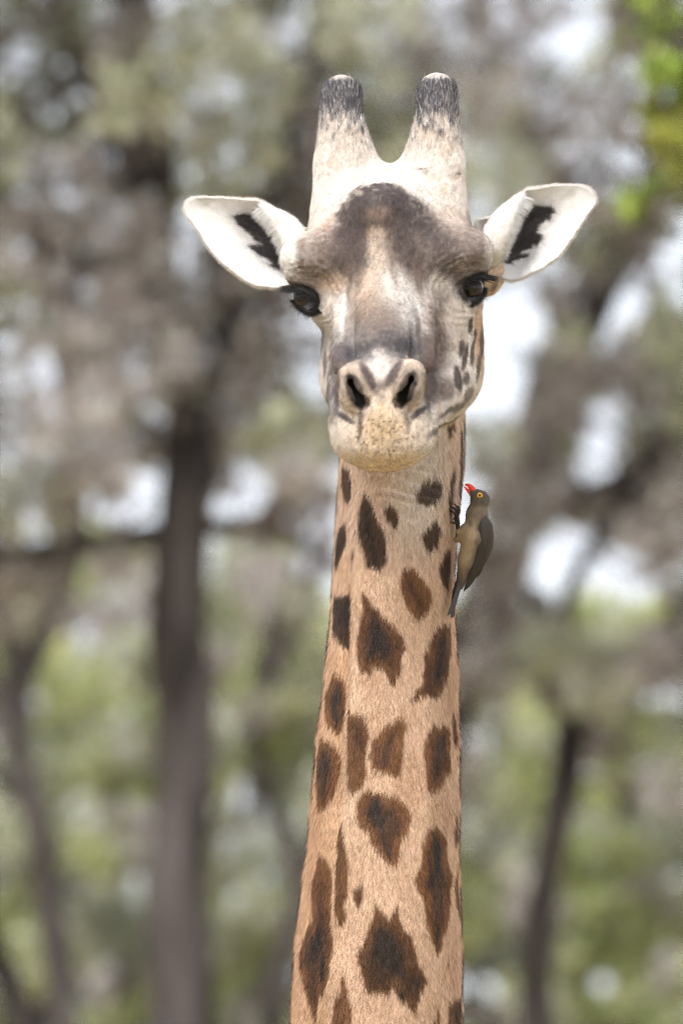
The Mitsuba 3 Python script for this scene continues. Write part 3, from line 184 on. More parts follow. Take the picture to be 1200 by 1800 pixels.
        crown=[(-1.59, 62.89, 8.10, 0.28, 'G'), (-1.47, 62.68, 8.73, 0.26, 'G'), (-1.37, 62.49, 8.36, 0.20, 'm'), (-1.43, 60.47, 7.83, 0.19, 'G'), (-1.47, 62.67, 7.58, 0.19, 'G'), (-1.44, 64.35, 7.56, 0.18, 'G'), (-1.52, 62.10, 7.14, 0.16, 'o'), (-1.42, 60.59, 6.85, 0.19, 'G'), (-1.40, 61.52, 6.61, 0.25, 'p'), (-1.54, 64.34, 6.55, 0.24, 'o'), (-1.40, 64.17, 6.14, 0.23, 'G'), (-1.55, 62.50, 5.84, 0.21, 'G'), (-1.40, 61.09, 5.61, 0.16, 'G'), (-1.48, 60.95, 5.43, 0.21, 'G'), (-1.40, 64.61, 4.97, 0.28, 'G'), (-1.22, 60.69, 8.01, 0.19, 'o'), (-1.20, 62.40, 8.00, 0.17, 'G'), (-1.25, 62.10, 7.61, 0.18, 'o'), (-1.27, 63.55, 7.40, 0.25, 'G'), (-1.23, 60.80, 7.00, 0.22, 'm'), (-1.27, 62.51, 6.95, 0.17, 'm'), (-1.24, 63.99, 6.78, 0.20, 'G'), (-1.19, 62.21, 6.45, 0.17, 'p'), (-1.28, 63.69, 6.24, 0.22, 'm'), (-1.25, 62.78, 5.88, 0.25, 'G'), (-1.28, 61.36, 5.69, 0.16, 'G'), (-1.36, 63.73, 5.48, 0.21, 'o'), (-1.17, 61.66, 5.20, 0.22, 'G'), (-1.18, 63.10, 4.93, 0.24, 'G'), (-1.31, 61.82, 4.68, 0.17, 'G'), (-1.10, 64.38, 8.73, 0.22, 'm'), (-1.10, 61.71, 7.87, 0.19, 'G'), (-0.94, 61.71, 7.64, 0.26, 'o'), (-1.12, 62.41, 7.16, 0.26, 'G'), (-0.95, 62.02, 6.88, 0.27, 'o'), (-1.11, 63.24, 6.65, 0.18, 'o'), (-0.99, 62.85, 6.50, 0.24, 'G'), (-1.03, 62.25, 6.12, 0.19, 'G'), (-0.96, 61.29, 5.81, 0.19, 'G'), (-1.07, 61.21, 5.58, 0.25, 'm'), (-0.94, 61.71, 5.30, 0.25, 'o'), (-1.05, 64.51, 5.28, 0.16, 'm'), (-0.98, 62.61, 4.92, 0.18, 'm'), (-1.04, 62.55, 4.48, 0.17, 'G'), (-0.93, 62.96, 8.77, 0.17, 'o'), (-0.86, 61.92, 8.41, 0.21, 'o'), (-0.90, 63.03, 7.70, 0.27, 'p'), (-0.84, 64.42, 7.51, 0.17, 'G'), (-0.91, 62.67, 6.66, 0.22, 'p'), (-0.89, 62.03, 5.81, 0.26, 'G'), (-0.87, 62.70, 5.68, 0.24, 'G'), (-0.85, 62.74, 4.42, 0.19, 'm')],
        gaps=[(-1.53, 8.33, 0.072, 0.084, 0), (-1.44, 8.09, 0.055, 0.055, 0), (-1.33, 7.01, 0.063, 0.063, 0), (-1.56, 6.74, 0.076, 0.072, 0), (-1.22, 6.81, 0.055, 0.055, 0), (-0.68, 7.08, 0.055, 0.126, 0), (-0.44, 6.81, 0.055, 0.084, 0), (-0.61, 6.67, 0.046, 0.063, 0), (0.78, 7.14, 0.076, 0.063, 0), (1.94, 7.62, 0.105, 0.072, 0), (1.53, 6.20, 0.072, 0.084, 0), (1.97, 6.81, 0.084, 0.084, 0), (-1.97, 7.48, 0.042, 0.105, 0), (-2.01, 8.09, 0.030, 0.084, 0), (-0.58, 7.86, 0.042, 0.042, 0), (-1.60, 7.86, 0.051, 0.042, 0)]),
    dict(label='blurred green bushy tree between the thick trunk and the giraffe neck', trunk=[(-0.48, 70.88, -4.36, 0.110), (-0.43, 70.28, 3.35, 0.092), (-0.39, 70.07, 5.92, 0.074), (-0.60, 69.96, 7.39, 0.055), (-0.35, 69.87, 8.49, 0.029)],
        limbs=[[(-0.48, 70.07, 5.92, 0.048), (-0.81, 70.03, 6.47, 0.037), (-1.10, 69.99, 7.02, 0.018)], [(-0.48, 70.02, 6.65, 0.048), (-0.15, 69.97, 7.21, 0.037), (0.15, 69.93, 7.76, 0.018)]],
        crown=[(-0.88, 68.65, 8.58, 0.27, 'o'), (-0.85, 71.01, 7.64, 0.22, 'o'), (-0.80, 68.50, 7.13, 0.17, 'm'), (-0.80, 68.39, 6.74, 0.25, 'o'), (-0.88, 71.03, 5.74, 0.27, 'G'), (-0.63, 67.93, 9.13, 0.19, 'o'), (-0.63, 68.60, 8.94, 0.19, 'G'), (-0.65, 67.97, 8.45, 0.20, 'm'), (-0.66, 69.53, 8.40, 0.18, 'G'), (-0.65, 71.15, 8.20, 0.30, 'G'), (-0.60, 69.65, 7.32, 0.20, 'p'), (-0.58, 68.62, 6.97, 0.28, 'G'), (-0.69, 71.36, 6.76, 0.31, 'G'), (-0.59, 69.28, 6.36, 0.21, 'G'), (-0.67, 68.64, 6.21, 0.19, 'm'), (-0.77, 69.86, 5.95, 0.22, 'o'), (-0.60, 71.42, 5.62, 0.29, 'G'), (-0.77, 71.21, 5.35, 0.29, 'G'), (-0.77, 69.48, 5.20, 0.28, 'p'), (-0.65, 68.53, 4.81, 0.30, 'o'), (-0.45, 69.47, 9.26, 0.18, 'G'), (-0.40, 67.42, 8.88, 0.29, 'm'), (-0.53, 70.14, 8.71, 0.28, 'G'), (-0.52, 67.80, 8.26, 0.28, 'G'), (-0.48, 68.10, 8.09, 0.24, 'G'), (-0.37, 70.84, 7.92, 0.25, 'o'), (-0.36, 68.12, 7.40, 0.28, 'p'), (-0.37, 69.37, 7.23, 0.28, 'G'), (-0.53, 67.68, 6.93, 0.19, 'o'), (-0.45, 69.12, 6.75, 0.18, 'G'), (-0.43, 69.05, 6.39, 0.20, 'm'), (-0.41, 68.15, 6.15, 0.17, 'G'), (-0.39, 68.71, 5.86, 0.18, 'm'), (-0.35, 69.42, 5.13, 0.17, 'G'), (-0.48, 71.43, 4.70, 0.28, 'G'), (-0.27, 70.80, 8.93, 0.30, 'G'), (-0.23, 70.40, 8.71, 0.18, 'G'), (-0.32, 67.66, 8.27, 0.19, 'G'), (-0.33, 69.41, 8.11, 0.28, 'o'), (-0.30, 70.02, 7.92, 0.28, 'o'), (-0.26, 68.36, 7.43, 0.21, 'G'), (-0.17, 69.61, 7.38, 0.23, 'm'), (-0.14, 69.43, 7.06, 0.22, 'G'), (-0.15, 71.05, 6.85, 0.19, 'o'), (-0.28, 69.47, 6.45, 0.19, 'o'), (-0.31, 70.88, 6.33, 0.23, 'o'), (-0.23, 70.63, 5.87, 0.27, 'o'), (-0.29, 71.09, 5.75, 0.25, 'o'), (-0.27, 70.41, 5.20, 0.23, 'G'), (-0.26, 68.60, 4.60, 0.27, 'o'), (-0.10, 71.28, 8.41, 0.23, 'G'), (-0.09, 71.15, 8.00, 0.18, 'm'), (-0.08, 70.88, 7.56, 0.20, 'G'), (0.03, 67.82, 6.98, 0.23, 'G'), (-0.05, 68.10, 6.62, 0.18, 'o'), (0.01, 71.55, 6.37, 0.25, 'G'), (-0.01, 70.59, 4.90, 0.28, 'G'), (-0.04, 68.01, 4.59, 0.19, 'm')],
        gaps=[(-1.66, 8.82, 0.078, 0.091, 0), (-1.57, 8.56, 0.059, 0.059, 0), (-1.44, 7.39, 0.069, 0.069, 0), (-1.69, 7.10, 0.082, 0.078, 0), (-1.33, 7.17, 0.059, 0.059, 0), (-0.74, 7.46, 0.059, 0.137, 0), (-0.48, 7.17, 0.059, 0.091, 0), (-0.66, 7.02, 0.050, 0.069, 0), (0.85, 7.54, 0.082, 0.069, 0), (2.10, 8.05, 0.114, 0.078, 0), (1.66, 6.51, 0.078, 0.091, 0), (2.14, 7.17, 0.091, 0.091, 0), (-2.14, 7.90, 0.046, 0.114, 0), (-2.17, 8.56, 0.032, 0.091, 0), (-0.63, 8.31, 0.046, 0.046, 0), (-1.73, 8.31, 0.055, 0.046, 0)]),
    dict(label='bushy green tree hidden right behind the giraffe neck', trunk=[(0.46, 60.79, -3.61, 0.098), (0.44, 60.25, 3.25, 0.082), (0.53, 60.07, 5.54, 0.066), (0.46, 59.97, 6.85, 0.049), (0.54, 59.89, 7.83, 0.026)],
        limbs=[[(0.46, 60.07, 5.54, 0.043), (0.16, 60.03, 6.03, 0.033), (-0.10, 60.00, 6.52, 0.016)], [(0.46, 60.02, 6.19, 0.043), (0.75, 59.98, 6.68, 0.033), (1.02, 59.94, 7.17, 0.016)]],
        crown=[(0.01, 58.31, 8.02, 0.20, 'G'), (0.10, 59.52, 7.76, 0.16, 'p'), (0.03, 57.82, 7.05, 0.26, 'o'), (0.05, 59.87, 6.39, 0.18, 'o'), (0.00, 57.96, 5.61, 0.26, 'm'), (0.08, 59.46, 5.35, 0.24, 'G'), (0.27, 60.09, 8.13, 0.21, 'G'), (0.16, 57.95, 7.81, 0.17, 'o'), (0.15, 61.16, 7.75, 0.21, 'G'), (0.17, 61.20, 7.50, 0.18, 'G'), (0.21, 59.40, 7.09, 0.19, 'p'), (0.25, 60.36, 7.00, 0.26, 'G'), (0.23, 58.11, 6.61, 0.26, 'G'), (0.23, 58.25, 6.28, 0.18, 'G'), (0.31, 60.65, 6.24, 0.26, 'G'), (0.18, 59.13, 5.96, 0.25, 'G'), (0.23, 60.90, 5.78, 0.26, 'G'), (0.19, 61.41, 5.43, 0.21, 'o'), (0.29, 58.50, 5.07, 0.18, 'm'), (0.28, 60.32, 4.97, 0.21, 'o'), (0.31, 60.42, 4.64, 0.18, 'm'), (0.28, 61.01, 4.53, 0.22, 'p'), (0.45, 57.89, 7.78, 0.16, 'm'), (0.46, 57.56, 7.57, 0.15, 'G'), (0.47, 58.64, 7.25, 0.22, 'G'), (0.47, 59.98, 7.09, 0.17, 'G'), (0.41, 61.32, 7.04, 0.23, 'm'), (0.43, 61.37, 6.40, 0.25, 'G'), (0.37, 58.67, 6.05, 0.15, 'G'), (0.34, 57.75, 5.88, 0.15, 'p'), (0.31, 57.73, 5.62, 0.18, 'o'), (0.43, 59.40, 5.39, 0.18, 'o'), (0.42, 60.17, 5.18, 0.23, 'p'), (0.50, 58.34, 4.95, 0.16, 'm'), (0.49, 57.90, 4.74, 0.16, 'G'), (0.45, 58.14, 4.35, 0.20, 'G'), (0.68, 57.79, 7.98, 0.20, 'G'), (0.65, 59.62, 7.88, 0.22, 'o'), (0.59, 61.40, 7.82, 0.25, 'o'), (0.56, 58.38, 7.31, 0.25, 'm'), (0.65, 58.82, 7.10, 0.25, 'o'), (0.67, 60.86, 6.86, 0.21, 'o'), (0.67, 60.29, 6.68, 0.22, 'G'), (0.68, 58.90, 6.45, 0.23, 'G'), (0.54, 60.54, 6.25, 0.18, 'o'), (0.54, 60.60, 5.87, 0.19, 'p'), (0.65, 58.32, 5.53, 0.24, 'G'), (0.53, 58.21, 5.28, 0.18, 'G'), (0.56, 59.24, 5.13, 0.21, 'G'), (0.70, 59.60, 4.98, 0.25, 'G'), (0.65, 58.78, 4.62, 0.25, 'G'), (0.81, 61.02, 6.31, 0.16, 'o'), (0.77, 61.47, 5.92, 0.22, 'm'), (0.76, 57.73, 5.06, 0.26, 'o')],
        gaps=[(-1.48, 8.12, 0.069, 0.081, 0), (-1.39, 7.89, 0.053, 0.053, 0), (-1.28, 6.85, 0.061, 0.061, 0), (-1.51, 6.58, 0.073, 0.069, 0), (-1.18, 6.65, 0.053, 0.053, 0), (-0.66, 6.91, 0.053, 0.122, 0), (-0.43, 6.65, 0.053, 0.081, 0), (-0.59, 6.52, 0.045, 0.061, 0), (0.75, 6.98, 0.073, 0.061, 0), (1.87, 7.43, 0.102, 0.069, 0), (1.48, 6.06, 0.069, 0.081, 0), (1.90, 6.65, 0.081, 0.081, 0), (-1.90, 7.30, 0.041, 0.102, 0), (-1.93, 7.89, 0.028, 0.081, 0), (-0.56, 7.66, 0.041, 0.041, 0), (-1.54, 7.66, 0.049, 0.041, 0)]),
    dict(label='blurred olive green bushy tree just right of the giraffe neck', trunk=[(1.19, 68.86, -4.21, 0.108), (1.18, 68.27, 3.33, 0.090), (1.11, 68.07, 5.84, 0.072), (1.20, 67.96, 7.28, 0.054), (1.10, 67.88, 8.36, 0.029)],
        limbs=[[(1.19, 68.07, 5.84, 0.047), (0.86, 68.03, 6.38, 0.036), (0.58, 67.99, 6.92, 0.018)], [(1.19, 68.02, 6.56, 0.047), (1.51, 67.97, 7.10, 0.036), (1.80, 67.93, 7.64, 0.018)]],
        crown=[(0.98, 67.70, 8.62, 0.27, 'o'), (0.88, 67.54, 8.32, 0.20, 'G'), (0.83, 68.49, 8.28, 0.19, 'o'), (0.90, 68.73, 7.70, 0.25, 'G'), (0.95, 67.55, 7.34, 0.27, 'o'), (0.88, 68.64, 7.16, 0.30, 'G'), (0.97, 68.73, 6.93, 0.28, 'G'), (1.01, 68.00, 5.83, 0.26, 'G'), (0.93, 67.31, 5.12, 0.23, 'G'), (0.96, 68.38, 4.97, 0.27, 'o'), (0.88, 68.22, 4.73, 0.17, 'p'), (1.12, 68.76, 8.71, 0.21, 'm'), (1.13, 68.32, 8.43, 0.22, 'G'), (1.14, 67.55, 8.21, 0.27, 'm'), (1.12, 69.32, 7.97, 0.20, 'G'), (1.13, 67.36, 7.65, 0.19, 'o'), (1.20, 68.77, 7.09, 0.21, 'o'), (1.24, 69.02, 6.75, 0.25, 'p'), (1.15, 68.10, 6.45, 0.19, 'G'), (1.17, 65.78, 6.14, 0.23, 'o'), (1.04, 65.83, 5.91, 0.27, 'm'), (1.07, 66.13, 5.45, 0.19, 'G'), (1.22, 68.48, 5.32, 0.27, 'm'), (1.16, 65.88, 4.80, 0.26, 'o'), (1.05, 68.51, 4.79, 0.20, 'm'), (1.31, 67.08, 8.62, 0.22, 'o'), (1.31, 66.90, 8.36, 0.24, 'G'), (1.36, 66.07, 7.99, 0.28, 'G'), (1.24, 65.89, 7.79, 0.20, 'o'), (1.24, 65.99, 7.53, 0.28, 'G'), (1.42, 68.61, 7.45, 0.20, 'm'), (1.23, 66.23, 6.93, 0.26, 'm'), (1.46, 68.39, 6.84, 0.25, 'm'), (1.39, 68.37, 6.59, 0.25, 'm'), (1.29, 67.68, 6.27, 0.26, 'p'), (1.46, 69.45, 6.15, 0.29, 'G'), (1.30, 67.12, 5.79, 0.25, 'o'), (1.28, 65.80, 5.33, 0.19, 'G'), (1.39, 67.65, 5.22, 0.25, 'G'), (1.39, 66.51, 4.86, 0.17, 'G'), (1.37, 66.21, 4.69, 0.23, 'o'), (1.60, 69.46, 7.66, 0.27, 'o'), (1.46, 67.02, 6.33, 0.28, 'G'), (1.61, 68.38, 6.00, 0.28, 'G'), (1.47, 66.55, 4.66, 0.18, 'o')],
        gaps=[(-1.62, 8.68, 0.076, 0.089, 0), (-1.53, 8.43, 0.058, 0.058, 0), (-1.40, 7.28, 0.067, 0.067, 0), (-1.66, 6.99, 0.080, 0.076, 0), (-1.30, 7.06, 0.058, 0.058, 0), (-0.72, 7.35, 0.058, 0.134, 0), (-0.47, 7.06, 0.058, 0.089, 0), (-0.65, 6.92, 0.049, 0.067, 0), (0.83, 7.42, 0.080, 0.067, 0), (2.05, 7.93, 0.112, 0.076, 0), (1.62, 6.42, 0.076, 0.089, 0), (2.09, 7.06, 0.089, 0.089, 0), (-2.09, 7.78, 0.045, 0.112, 0), (-2.13, 8.43, 0.031, 0.089, 0), (-0.61, 8.18, 0.045, 0.045, 0), (-1.69, 8.18, 0.054, 0.045, 0)]),
    dict(label='blurred green bushy tree behind the thin forked trunk at the right', trunk=[(1.75, 62.81, -3.76, 0.101), (1.75, 62.26, 3.27, 0.084), (1.71, 62.07, 5.62, 0.067), (1.66, 61.97, 6.95, 0.050), (1.77, 61.89, 7.96, 0.027)],
        limbs=[[(1.75, 62.07, 5.62, 0.044), (1.44, 62.03, 6.12, 0.034), (1.18, 61.99, 6.62, 0.017)], [(1.75, 62.02, 6.29, 0.044), (2.05, 61.98, 6.79, 0.034), (2.32, 61.94, 7.29, 0.017)]],
        crown=[(1.49, 61.08, 8.16, 0.25, 'G'), (1.53, 59.95, 7.85, 0.27, 'm'), (1.46, 61.50, 7.83, 0.22, 'G'), (1.47, 60.66, 7.53, 0.18, 'm'), (1.47, 61.91, 6.95, 0.27, 'o'), (1.50, 61.25, 6.81, 0.24, 'G'), (1.49, 60.79, 6.41, 0.26, 'G'), (1.49, 61.05, 5.57, 0.24, 'm'), (1.40, 60.00, 5.28, 0.25, 'G'), (1.55, 63.31, 5.14, 0.20, 'm'), (1.55, 60.31, 8.19, 0.24, 'G'), (1.54, 59.48, 7.91, 0.25, 'o'), (1.72, 62.73, 7.72, 0.21, 'G'), (1.68, 62.90, 7.36, 0.21, 'G'), (1.67, 63.39, 7.01, 0.22, 'G'), (1.64, 62.41, 6.78, 0.25, 'G'), (1.68, 60.91, 6.46, 0.23, 'G'), (1.67, 61.08, 6.20, 0.21, 'G'), (1.58, 60.50, 5.97, 0.25, 'G'), (1.74, 60.96, 5.73, 0.19, 'G'), (1.71, 62.47, 5.47, 0.17, 'o'), (1.62, 60.82, 4.92, 0.21, 'o'), (1.65, 60.90, 4.82, 0.27, 'G'), (1.61, 62.26, 4.45, 0.18, 'o'), (1.88, 60.10, 8.23, 0.17, 'G'), (1.98, 61.65, 8.07, 0.17, 'p'), (1.88, 62.67, 7.72, 0.18, 'G'), (1.80, 59.89, 7.43, 0.26, 'G'), (1.90, 59.90, 7.08, 0.22, 'p'), (1.80, 61.72, 6.91, 0.24, 'G'), (1.84, 60.85, 6.63, 0.16, 'm'), (1.90, 62.99, 6.53, 0.22, 'G'), (1.92, 60.25, 6.14, 0.16, 'm'), (1.76, 60.36, 5.92, 0.22, 'G'), (1.94, 61.22, 5.76, 0.20, 'G'), (1.81, 61.13, 5.50, 0.17, 'o'), (1.85, 62.41, 5.19, 0.24, 'm'), (1.92, 62.35, 5.11, 0.20, 'o'), (1.82, 62.61, 4.71, 0.26, 'p'), (1.89, 59.92, 4.45, 0.22, 'G'), (2.16, 60.74, 8.14, 0.26, 'p'), (2.13, 60.69, 8.03, 0.22, 'p'), (2.05, 61.98, 7.72, 0.17, 'p'), (2.23, 63.29, 7.51, 0.21, 'G'), (1.99, 61.10, 7.27, 0.18, 'G'), (2.02, 60.79, 6.85, 0.20, 'o'), (2.03, 60.14, 6.70, 0.18, 'o'), (2.09, 62.68, 6.47, 0.28, 'G'), (2.09, 59.83, 6.13, 0.16, 'G'), (2.10, 60.09, 5.90, 0.26, 'G'), (2.16, 61.47, 5.77, 0.18, 'G'), (1.96, 59.64, 5.33, 0.17, 'G'), (2.13, 60.47, 5.16, 0.26, 'G'), (1.99, 60.05, 4.94, 0.26, 'p'), (2.19, 61.79, 4.73, 0.26, 'o'), (2.41, 62.93, 8.25, 0.24, 'G'), (2.20, 60.07, 7.86, 0.21, 'p'), (2.20, 60.56, 7.59, 0.17, 'o'), (2.33, 60.29, 7.31, 0.20, 'p'), (2.39, 62.73, 6.61, 0.23, 'G'), (2.32, 61.37, 6.21, 0.21, 'm'), (2.25, 63.46, 5.86, 0.19, 'G'), (2.30, 62.61, 5.47, 0.23, 'o'), (2.27, 60.34, 5.29, 0.22, 'm'), (2.35, 60.64, 4.88, 0.21, 'm'), (2.34, 61.12, 4.76, 0.19, 'o'), (2.16, 59.89, 4.41, 0.27, 'G')],
        gaps=[(-1.51, 8.26, 0.071, 0.083, 0), (-1.43, 8.03, 0.054, 0.054, 0), (-1.31, 6.95, 0.062, 0.062, 0), (-1.55, 6.69, 0.075, 0.071, 0), (-1.21, 6.75, 0.054, 0.054, 0), (-0.67, 7.02, 0.054, 0.125, 0), (-0.44, 6.75, 0.054, 0.083, 0), (-0.60, 6.62, 0.046, 0.062, 0), (0.77, 7.09, 0.075, 0.062, 0), (1.91, 7.56, 0.104, 0.071, 0), (1.51, 6.15, 0.071, 0.083, 0), (1.95, 6.75, 0.083, 0.083, 0), (-1.95, 7.42, 0.042, 0.104, 0), (-1.98, 8.03, 0.029, 0.083, 0), (-0.57, 7.79, 0.042, 0.042, 0), (-1.58, 7.79, 0.050, 0.042, 0)]),
    dict(label='green bushy tree just beyond the right edge of the view', trunk=[(3.28, 69.87, -4.29, 0.109), (3.23, 69.27, 3.34, 0.091), (3.20, 69.07, 5.88, 0.073), (3.24, 68.96, 7.33, 0.055), (3.17, 68.87, 8.42, 0.029)],
        limbs=[[(3.28, 69.07, 5.88, 0.047), (2.95, 69.03, 6.43, 0.036), (2.66, 68.99, 6.97, 0.018)], [(3.28, 69.02, 6.61, 0.047), (3.61, 68.97, 7.15, 0.036), (3.90, 68.93, 7.70, 0.018)]],
        crown=[(2.55, 67.06, 7.56, 0.19, 'm'), (2.62, 69.81, 6.28, 0.26, 'p'), (2.83, 69.38, 8.82, 0.28, 'm'), (2.81, 69.94, 8.64, 0.22, 'G'), (2.83, 69.79, 8.18, 0.19, 'G'), (2.70, 68.91, 7.85, 0.29, 'm'), (2.68, 68.64, 7.61, 0.18, 'm'), (2.85, 70.28, 7.27, 0.28, 'o'), (2.82, 70.42, 7.02, 0.26, 'G'), (2.80, 67.74, 6.50, 0.29, 'G'), (2.81, 70.55, 6.27, 0.19, 'p'), (2.86, 70.48, 6.05, 0.28, 'o'), (2.69, 67.45, 5.80, 0.29, 'p'), (2.84, 70.61, 5.46, 0.22, 'G'), (2.67, 69.05, 5.31, 0.22, 'p'), (2.66, 67.51, 4.94, 0.28, 'm'), (2.84, 69.75, 4.71, 0.29, 'p'), (2.96, 67.22, 8.60, 0.19, 'G'), (3.08, 70.25, 8.22, 0.29, 'm'), (2.94, 66.51, 7.53, 0.23, 'G'), (2.96, 69.54, 7.45, 0.26, 'G'), (2.88, 68.99, 7.19, 0.18, 'p'), (2.83, 67.46, 6.74, 0.23, 'p'), (2.94, 69.78, 6.69, 0.28, 'G'), (2.97, 69.74, 6.43, 0.23, 'G'), (3.03, 68.25, 5.91, 0.29, 'G'), (2.98, 68.67, 5.70, 0.27, 'p'), (2.85, 67.74, 5.54, 0.22, 'G'), (3.00, 67.54, 5.01, 0.22, 'm'), (2.95, 67.39, 4.69, 0.29, 'G'), (3.19, 70.10, 8.92, 0.19, 'p'), (3.32, 69.73, 8.48, 0.22, 'm'), (3.23, 68.20, 8.18, 0.28, 'G'), (3.24, 68.09, 7.79, 0.26, 'G'), (3.13, 68.39, 7.57, 0.28, 'm'), (3.14, 66.90, 7.20, 0.20, 'o'), (3.05, 68.25, 7.02, 0.25, 'o'), (3.20, 68.21, 6.85, 0.27, 'G'), (3.10, 68.80, 6.50, 0.28, 'G'), (3.14, 69.56, 6.37, 0.21, 'm'), (3.27, 68.61, 5.95, 0.18, 'o'), (3.27, 68.63, 5.78, 0.29, 'G'), (3.17, 69.41, 5.60, 0.20, 'm'), (3.07, 67.96, 5.09, 0.26, 'G'), (3.19, 69.68, 5.05, 0.23, 'm'), (3.23, 70.47, 4.79, 0.21, 'o'), (3.45, 69.42, 8.82, 0.28, 'G'), (3.28, 66.72, 8.13, 0.21, 'G'), (3.46, 68.87, 7.96, 0.22, 'm'), (3.33, 68.20, 7.64, 0.24, 'o'), (3.38, 67.18, 7.30, 0.26, 'm'), (3.44, 68.66, 7.03, 0.19, 'o'), (3.37, 67.17, 6.81, 0.18, 'G'), (3.41, 69.37, 6.60, 0.30, 'G'), (3.43, 69.28, 6.40, 0.25, 'G'), (3.41, 67.93, 6.03, 0.27, 'G'), (3.45, 70.15, 5.81, 0.30, 'G'), (3.47, 70.31, 5.64, 0.20, 'm'), (3.32, 68.99, 5.30, 0.25, 'p'), (3.31, 67.37, 4.86, 0.25, 'G'), (3.44, 68.11, 4.67, 0.24, 'G'), (3.72, 69.35, 8.72, 0.20, 'p'), (3.72, 68.72, 8.50, 0.25, 'o'), (3.58, 67.91, 8.24, 0.23, 'G'), (3.57, 67.18, 7.92, 0.20, 'm'), (3.54, 68.94, 7.68, 0.25, 'o'), (3.59, 67.36, 7.37, 0.24, 'o'), (3.75, 70.07, 7.15, 0.21, 'G'), (3.62, 70.06, 6.96, 0.25, 'G'), (3.62, 69.79, 6.26, 0.29, 'G'), (3.73, 68.79, 6.04, 0.18, 'o'), (3.63, 68.53, 5.66, 0.24, 'G'), (3.50, 67.53, 5.44, 0.19, 'p'), (3.73, 69.46, 5.19, 0.20, 'G'), (3.64, 70.08, 5.05, 0.20, 'p'), (3.80, 70.64, 4.82, 0.23, 'm'), (3.95, 69.31, 8.88, 0.25, 'm'), (3.83, 67.45, 8.43, 0.18, 'p'), (3.84, 70.10, 8.31, 0.29, 'G'), (3.89, 69.97, 7.93, 0.28, 'm'), (3.90, 68.27, 7.60, 0.29, 'G'), (4.00, 69.80, 7.42, 0.21, 'p'), (3.92, 69.45, 7.05, 0.21, 'm'), (3.77, 69.00, 6.81, 0.21, 'G'), (3.86, 69.51, 6.65, 0.25, 'm'), (3.88, 70.23, 6.18, 0.19, 'p'), (3.88, 69.79, 5.78, 0.18, 'G'), (3.77, 68.82, 5.15, 0.28, 'G'), (3.79, 67.27, 4.88, 0.29, 'G'), (3.79, 68.26, 4.73, 0.27, 'G'), (4.20, 69.38, 8.86, 0.24, 'G'), (4.02, 67.65, 8.43, 0.22, 'o'), (4.05, 69.46, 8.28, 0.22, 'p'), (4.00, 67.18, 7.76, 0.19, 'm'), (4.04, 67.22, 7.60, 0.17, 'G'), (4.00, 66.92, 7.04, 0.21, 'm'), (4.20, 69.21, 6.94, 0.20, 'm'), (4.09, 69.16, 6.49, 0.27, 'o'), (4.04, 69.48, 6.41, 0.19, 'G'), (4.15, 69.23, 5.96, 0.24, 'm'), (4.05, 70.55, 5.80, 0.23, 'm'), (4.14, 67.96, 5.45, 0.22, 'o'), (4.00, 68.41, 5.32, 0.28, 'G'), (4.01, 67.84, 4.91, 0.19, 'G'), (3.97, 67.87, 4.72, 0.20, 'o'), (4.31, 68.49, 8.51, 0.17, 'G'), (4.18, 67.98, 7.86, 0.28, 'G'), (4.27, 70.00, 7.21, 0.22, 'G'), (4.25, 68.92, 6.90, 0.25, 'G'), (4.30, 67.11, 6.51, 0.19, 'm'), (4.21, 68.77, 6.20, 0.26, 'o'), (4.35, 69.32, 6.02, 0.24, 'o'), (4.27, 69.47, 5.71, 0.26, 'G'), (4.22, 68.94, 5.46, 0.18, 'G'), (4.18, 67.74, 5.09, 0.28, 'p'), (4.34, 67.88, 4.83, 0.23, 'G'), (4.28, 68.44, 4.57, 0.24, 'G'), (4.55, 67.62, 8.64, 0.18, 'm'), (4.55, 69.36, 8.50, 0.19, 'G'), (4.63, 68.91, 8.25, 0.23, 'G'), (4.59, 69.46, 7.97, 0.23, 'G'), (4.47, 68.80, 7.56, 0.27, 'o'), (4.52, 68.90, 7.43, 0.20, 'o'), (4.52, 67.20, 7.09, 0.24, 'G'), (4.58, 68.76, 6.93, 0.26, 'o'), (4.54, 67.04, 6.24, 0.26, 'G'), (4.62, 69.34, 6.16, 0.28, 'm'), (4.57, 69.02, 5.84, 0.17, 'm'), (4.60, 69.41, 5.50, 0.27, 'o'), (4.58, 68.52, 5.11, 0.27, 'G'), (4.53, 67.07, 4.89, 0.29, 'm'), (4.52, 69.01, 4.63, 0.28, 'p')],
        gaps=[(-1.64, 8.75, 0.077, 0.090, 0), (-1.55, 8.50, 0.059, 0.059, 0), (-1.42, 7.33, 0.068, 0.068, 0), (-1.68, 7.04, 0.081, 0.077, 0), (-1.31, 7.12, 0.059, 0.059, 0), (-0.73, 7.41, 0.059, 0.136, 0), (-0.47, 7.12, 0.059, 0.090, 0), (-0.66, 6.97, 0.050, 0.068, 0), (0.84, 7.48, 0.081, 0.068, 0), (2.08, 7.99, 0.113, 0.077, 0), (1.64, 6.46, 0.077, 0.090, 0), (2.11, 7.12, 0.090, 0.090, 0), (-2.11, 7.84, 0.045, 0.113, 0), (-2.15, 8.50, 0.032, 0.090, 0), (-0.62, 8.24, 0.045, 0.045, 0), (-1.71, 8.24, 0.054, 0.045, 0)]),
]


